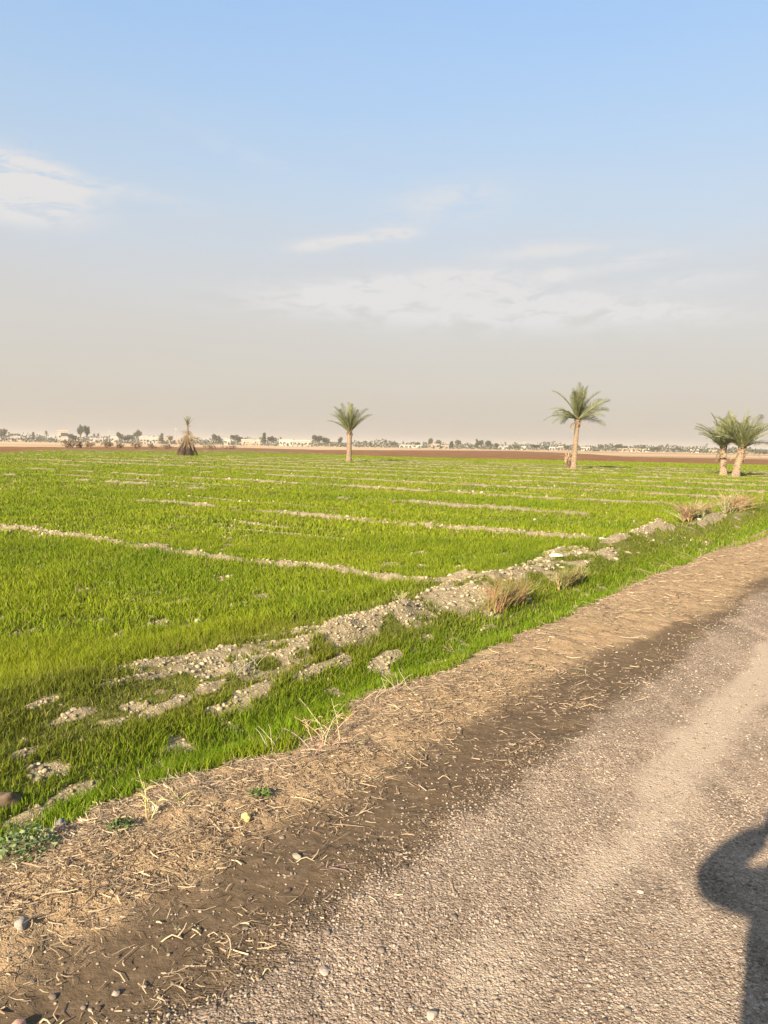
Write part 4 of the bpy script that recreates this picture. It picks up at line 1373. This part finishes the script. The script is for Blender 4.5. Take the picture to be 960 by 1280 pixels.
def person():
    bx, by = -.02, -.27
    root = empty('person', (bx, by, 0), 0, 'person in dark jacket holding a phone up, whose shadow falls on the road', 'person')
    J = {}
    pts, ed, ra = [], [], []
    def P(n, x, y, z, r, p=None):
        J[n] = len(pts); pts.append((x, y, z)); ra.append(r)
        if p: ed.append((J[p], J[n]))
    P('pelvis', 0, 0, .95, (.15, .11)); P('waist', 0, 0, 1.14, (.135, .10), 'pelvis'); P('chest', 0, .0, 1.30, (.155, .115), 'waist')
    P('collar', 0, .0, 1.43, (.085, .07), 'chest'); P('neck', 0, .01, 1.50, .058, 'collar'); P('chin', 0, .03, 1.57, (.065, .08), 'neck')
    P('face', 0, .03, 1.65, (.075, .095), 'chin'); P('crown', 0, .02, 1.74, (.06, .08), 'face')
    for s, n in ((-1, 'a'), (1, 'b')):
        cx = .042
        P('sh' + n, s * .18, 0, 1.40, .06, 'collar')
        P('up' + n, s * .245, .08, 1.385, .05, 'sh' + n)
        P('el' + n, s * (.275 if s < 0 else .30), .15, 1.36, .043, 'up' + n)
        P('fo' + n, s * .17, .20, 1.44, .038, 'el' + n)
        P('wr' + n, s * .085 + cx, .225, 1.505, .027, 'fo' + n)
        P('pa' + n, s * .058 + cx, .245, 1.54, (.030, .016), 'wr' + n)
        for f in range(4):
            z = 1.52 + f * .020
            P('f%d1%s' % (f, n), s * .052 + cx, .266, z, .009, 'pa' + n)
            P('f%d2%s' % (f, n), s * (.034 - .003 * abs(f - 1)) + cx, .270, z + .004, .0085, 'f%d1%s' % (f, n))
        P('t1' + n, s * .052 + cx, .232, 1.52, .0105, 'pa' + n); P('t2' + n, s * .026 + cx, .238, 1.54, .009, 't1' + n)
        P('hip' + n, s * .085, 0, .88, .08, 'pelvis'); P('kn' + n, s * .12, .015, .50, .058, 'hip' + n); P('ca' + n, s * .125, -.015, .32, .055, 'kn' + n)
        P('an' + n, s * .13, -.02, .09, .04, 'ca' + n); P('to' + n, s * .15, .13, .04, .035, 'an' + n)
    P('nose', 0, .135, 1.645, .014, 'face')
    skinned('body', pts, ed, ra, M_SKIN, root)
    # jacket: torso and sleeves, cut a little wider than the body
    ids = ['pelvis', 'waist', 'chest', 'collar', 'sha', 'upa', 'ela', 'foa', 'shb', 'upb', 'elb', 'fob', 'wra', 'wrb']
    grow = {'pelvis': (.192, .14), 'waist': (.19, .14), 'chest': (.205, .15), 'collar': (.11, .09), 'sha': .082, 'upa': .072, 'ela': .074, 'foa': .06, 'shb': .082, 'upb': .072, 'elb': .068, 'fob': .07, 'wra': .045, 'wrb': .052}
    m = {n: i for i, n in enumerate(ids)}
    jp = [pts[J[n]] for n in ids]; je = [(m[a], m[b]) for a, b in (('pelvis', 'waist'), ('waist', 'chest'), ('chest', 'collar'), ('collar', 'sha'), ('sha', 'upa'), ('upa', 'ela'), ('ela', 'foa'), ('collar', 'shb'), ('shb', 'upb'), ('upb', 'elb'), ('elb', 'fob'), ('foa', 'wra'), ('fob', 'wrb'))]
    jp.append((0, -.005, .60)); je.append((0, len(jp) - 1))
    skinned('jacket', jp, je, [grow[n] for n in ids] + [(.165, .14)], M_JACKET, root)
    ids = ['pelvis', 'hipa', 'kna', 'caa', 'ana', 'hipb', 'knb', 'cab', 'anb']; m = {n: i for i, n in enumerate(ids)}
    tr = {'pelvis': (.13, .11), 'hipa': .075, 'kna': .085, 'caa': .078, 'ana': .068, 'hipb': .075, 'knb': .085, 'cab': .078, 'anb': .068}
    skinned('trousers', [pts[J[n]] for n in ids], [(0, 1), (1, 2), (2, 3), (3, 4), (0, 5), (5, 6), (6, 7), (7, 8)], [tr[n] for n in ids], M_TROUSER, root)
    for s in (-1, 1):
        skinned('shoe', [(s * .13, -.06, .05), (s * .14, .06, .045), (s * .155, .17, .035)], [(0, 1), (1, 2)], [.05, .052, .04], M_SHOE, root)
        bm = bmesh.new(); bmesh.ops.create_uvsphere(bm, u_segments=10, v_segments=8, radius=.012, matrix=Matrix.Translation((s * .032, .105, 1.672))); bm_obj('eye', bm, M_DARK, root, True)
        bm = bmesh.new(); bmesh.ops.create_uvsphere(bm, u_segments=10, v_segments=8, radius=.03, matrix=Matrix.Translation((s * .083, .02, 1.655)) @ Matrix.Diagonal((.35, .7, 1.1, 1))); bm_obj('ear', bm, M_SKIN, root, True)
    bm = bmesh.new(); bmesh.ops.create_icosphere(bm, subdivisions=3, radius=1, matrix=Matrix.Translation((0, .005, 1.695)) @ Matrix.Diagonal((.092, .108, .105, 1)))
    bmesh.ops.delete(bm, geom=[v for v in bm.verts if v.co.z < 1.655 + max(0, (v.co.y - .02)) * .7], context='VERTS')
    bm_obj('hair', bm, M_HAIR, root, True)
    ph = empty('phone', (.022, -.016, 1.535), 0, 'black phone held upright in both hands of the person', 'phone')
    bm = bmesh.new(); box(bm, -.037, .037, -.005, .005, -.075, .075); bmesh.ops.bevel(bm, geom=bm.edges[:], offset=.003, segments=2, affect='EDGES'); bm_obj('case', bm, M_PHONE, ph)
    bm = bmesh.new(); box(bm, -.034, .034, -.0062, -.0048, -.07, .07); bm_obj('screen', bm, M_DARK, ph)


person()

# ------------------------------------------------------------------ air
m, nt, bs, out = new_mat('dusty_air')
nt.nodes.remove(bs)
pv = N(nt, 'ShaderNodeVolumePrincipled'); pv.inputs['Density'].default_value = .00035; pv.inputs['Color'].default_value = (.88, .80, .70, 1); pv.inputs['Anisotropy'].default_value = .28
L(nt, pv.outputs[0], out.inputs['Volume'])
bm = bmesh.new(); box(bm, -3100, 3100, -3100, 3100, -1.6, 17)
tag(bm_obj('haze', bm, m), 'pale dusty air over the plain', 'haze', None, 'stuff')

# ------------------------------------------------------------------ light and sky
sun = bpy.data.lights.new('sun', 'SUN'); sun.energy = 4.7; sun.angle = rad(.55); sun.color = (1.0, .88, .70)
so = bpy.data.objects.new('sun', sun); COL.objects.link(so)
sd = Vector((math.sin(SHADOW_BEARING) * math.cos(SUN_EL), math.cos(SHADOW_BEARING) * math.cos(SUN_EL), -math.sin(SUN_EL)))
so.rotation_euler = sd.to_track_quat('-Z', 'Y').to_euler(); so.location = (-20, -40, 30)

world = bpy.data.worlds.new('World'); scene.world = world; world.use_nodes = True
nt = world.node_tree
bg = nt.nodes['Background']
sky = N(nt, 'ShaderNodeTexSky', sky_type='NISHITA'); sky.sun_disc = False; sky.sun_elevation = SUN_EL
sky.sun_rotation = SHADOW_BEARING + math.pi; sky.air_density = 1.0; sky.dust_density = 2.0; sky.ozone_density = 1.2
STR = .1
geo = N(nt, 'ShaderNodeTexCoord')
dirv = geo.outputs['Generated']
sep = N(nt, 'ShaderNodeSeparateXYZ'); L(nt, dirv, sep.inputs[0])
el = math_node(nt, 'MULTIPLY', math_node(nt, 'ARCSINE', sep.outputs['Z']), 180 / math.pi)       # elevation in degrees
az = math_node(nt, 'MULTIPLY', math_node(nt, 'ARCTAN2', sep.outputs['X'], sep.outputs['Y']), 180 / math.pi)
# dust veil: opaque low down, thinning upwards with an uneven top
cv = N(nt, 'ShaderNodeCombineXYZ')
L(nt, math_node(nt, 'MULTIPLY', az, .05), cv.inputs[0]); L(nt, math_node(nt, 'MULTIPLY', el, .16), cv.inputs[1])
n1 = noise_node(nt, cv.outputs[0], 1.3, 6, .55)
el_w = math_node(nt, 'ADD', el, math_node(nt, 'MULTIPLY', math_node(nt, 'SUBTRACT', n1, .5), 3.5))
SC = 1 / 40.0
elf = math_node(nt, 'MULTIPLY', el_w, SC, clamp=True)
def lin(r, g, b): return tuple((c / 255 / 12.92 if c / 255 < .04045 else ((c / 255 + .055) / 1.055) ** 2.4) for c in (r, g, b))
veil_c = ramp(nt, elf, [(0, lin(205, 194, 181)), (4 * SC, lin(208, 199, 187)), (9 * SC, lin(210, 204, 197)), (12.5 * SC, lin(207, 207, 207)), (17 * SC, lin(195, 207, 218)), (23 * SC, lin(175, 201, 228)), (32 * SC, lin(151, 190, 235)), (1, lin(142, 184, 232))])
veil_a = ramp(nt, elf, [(0, (.97,) * 3), (12 * SC, (.93,) * 3), (24 * SC, (.80,) * 3), (1, (.6,) * 3)])
EXPO = 1.8
K = 1 / 2 ** EXPO / STR
vs = N(nt, 'ShaderNodeVectorMath', operation='SCALE'); L(nt, veil_c, vs.inputs[0]); vs.inputs['Scale'].default_value = K
c = mixc(nt, veil_a, sky.outputs[0], vs.outputs[0])
# thin clouds: azimuth, elevation, half widths, tilt, strength
def sky_place(x, y):
    p, q = (x - 480) / FPX, -(y - 640) / FPX
    p, q = p * math.cos(ROLL) - q * math.sin(ROLL), p * math.sin(ROLL) + q * math.cos(ROLL)
    f, w = math.cos(PITCH) + q * math.sin(PITCH), -math.sin(PITCH) + q * math.cos(PITCH)
    return math.degrees(math.atan2(p, f)), math.degrees(math.atan2(w, math.hypot(p, f)))


CL = [(15, 232, 3.6, 1.5, -.1, 1.0), (45, 222, 3.0, 1.1, -.15, .7), (10, 262, 4.5, 1.0, 0, .45), (440, 300, 2.6, .35, .1, .75), (495, 290, 1.5, .45, -.05, .8), (392, 307, 2, .4, .1, .6),
      (696, 344, 1.0, .45, 0, .9), (790, 328, 3.2, .42, .12, .8), (680, 314, 5, .6, .03, .5), (572, 352, 5, .8, .03, 1.0), (470, 366, 7, .9, .06, .95), (720, 378, 7, .75, -.12, 1.0),
      (600, 390, 14, 1.3, -.03, .8), (560, 252, 4, 1.2, .1, .4), (300, 190, 6, .6, -.3, .1), (870, 350, 4, .5, .05, .4), (150, 240, 5, .6, -.1, .3)]
CL = [sky_place(k[0], k[1]) + k[2:] for k in CL]
cn = N(nt, 'ShaderNodeCombineXYZ'); L(nt, math_node(nt, 'MULTIPLY', az, .28), cn.inputs[0]); L(nt, math_node(nt, 'MULTIPLY', el, .9), cn.inputs[1])
n2 = noise_node(nt, cn.outputs[0], 1.0, 9, .66); n2.node.inputs['Distortion'].default_value = .7
tot = None
for (a0, e0, wa, we, tl, st) in CL:
    da = math_node(nt, 'SUBTRACT', az, a0); de = math_node(nt, 'SUBTRACT', math_node(nt, 'SUBTRACT', el, e0), math_node(nt, 'MULTIPLY', da, tl))
    q = math_node(nt, 'ADD', math_node(nt, 'POWER', math_node(nt, 'DIVIDE', da, wa), 2.0), math_node(nt, 'POWER', math_node(nt, 'DIVIDE', de, we), 2.0))
    g = math_node(nt, 'MULTIPLY', math_node(nt, 'EXPONENT', math_node(nt, 'MULTIPLY', q, -1.0)), st * 1.7)
    tot = g if tot is None else math_node(nt, 'ADD', tot, g)
mr = N(nt, 'ShaderNodeMapRange', interpolation_type='SMOOTHSTEP'); L(nt, n2, mr.inputs['Value']); mr.inputs['From Min'].default_value = .32; mr.inputs['From Max'].default_value = .60
ca = math_node(nt, 'MULTIPLY', tot, mr.outputs[0], clamp=True)
cc = N(nt, 'ShaderNodeVectorMath', operation='SCALE'); cc.inputs[0].default_value = lin(227, 226, 226); cc.inputs['Scale'].default_value = K
c = mixc(nt, ca, c, cc.outputs[0])
L(nt, c, bg.inputs['Color']); bg.inputs['Strength'].default_value = STR

# ------------------------------------------------------------------ camera
cam = bpy.data.cameras.new('camera'); co = bpy.data.objects.new('camera', cam); COL.objects.link(co)
Xw = Vector((1, 0, 0)); Up = Vector((0, math.sin(PITCH), math.cos(PITCH))); Fw = Vector((0, math.cos(PITCH), -math.sin(PITCH)))
right = Xw * math.cos(ROLL) + Up * math.sin(ROLL); up = -Xw * math.sin(ROLL) + Up * math.cos(ROLL)
R3 = Matrix((right, up, -Fw)).transposed()
co.matrix_world = Matrix.Translation((0, 0, CAM_H)) @ R3.to_4x4()
cam.sensor_fit = 'VERTICAL'; cam.sensor_height = 32.0; cam.lens = FPX / 1280 * 32
cam.clip_start = .02; cam.clip_end = 8000
scene.camera = co

scene.view_settings.view_transform = 'Standard'; scene.view_settings.look = 'None'; scene.view_settings.gamma = 1; scene.view_settings.exposure = EXPO
scene.view_settings.use_curve_mapping = False
scene.cycles.max_bounces = 6; scene.cycles.diffuse_bounces = 3; scene.cycles.transmission_bounces = 3; scene.cycles.volume_bounces = 1; scene.cycles.transparent_max_bounces = 4
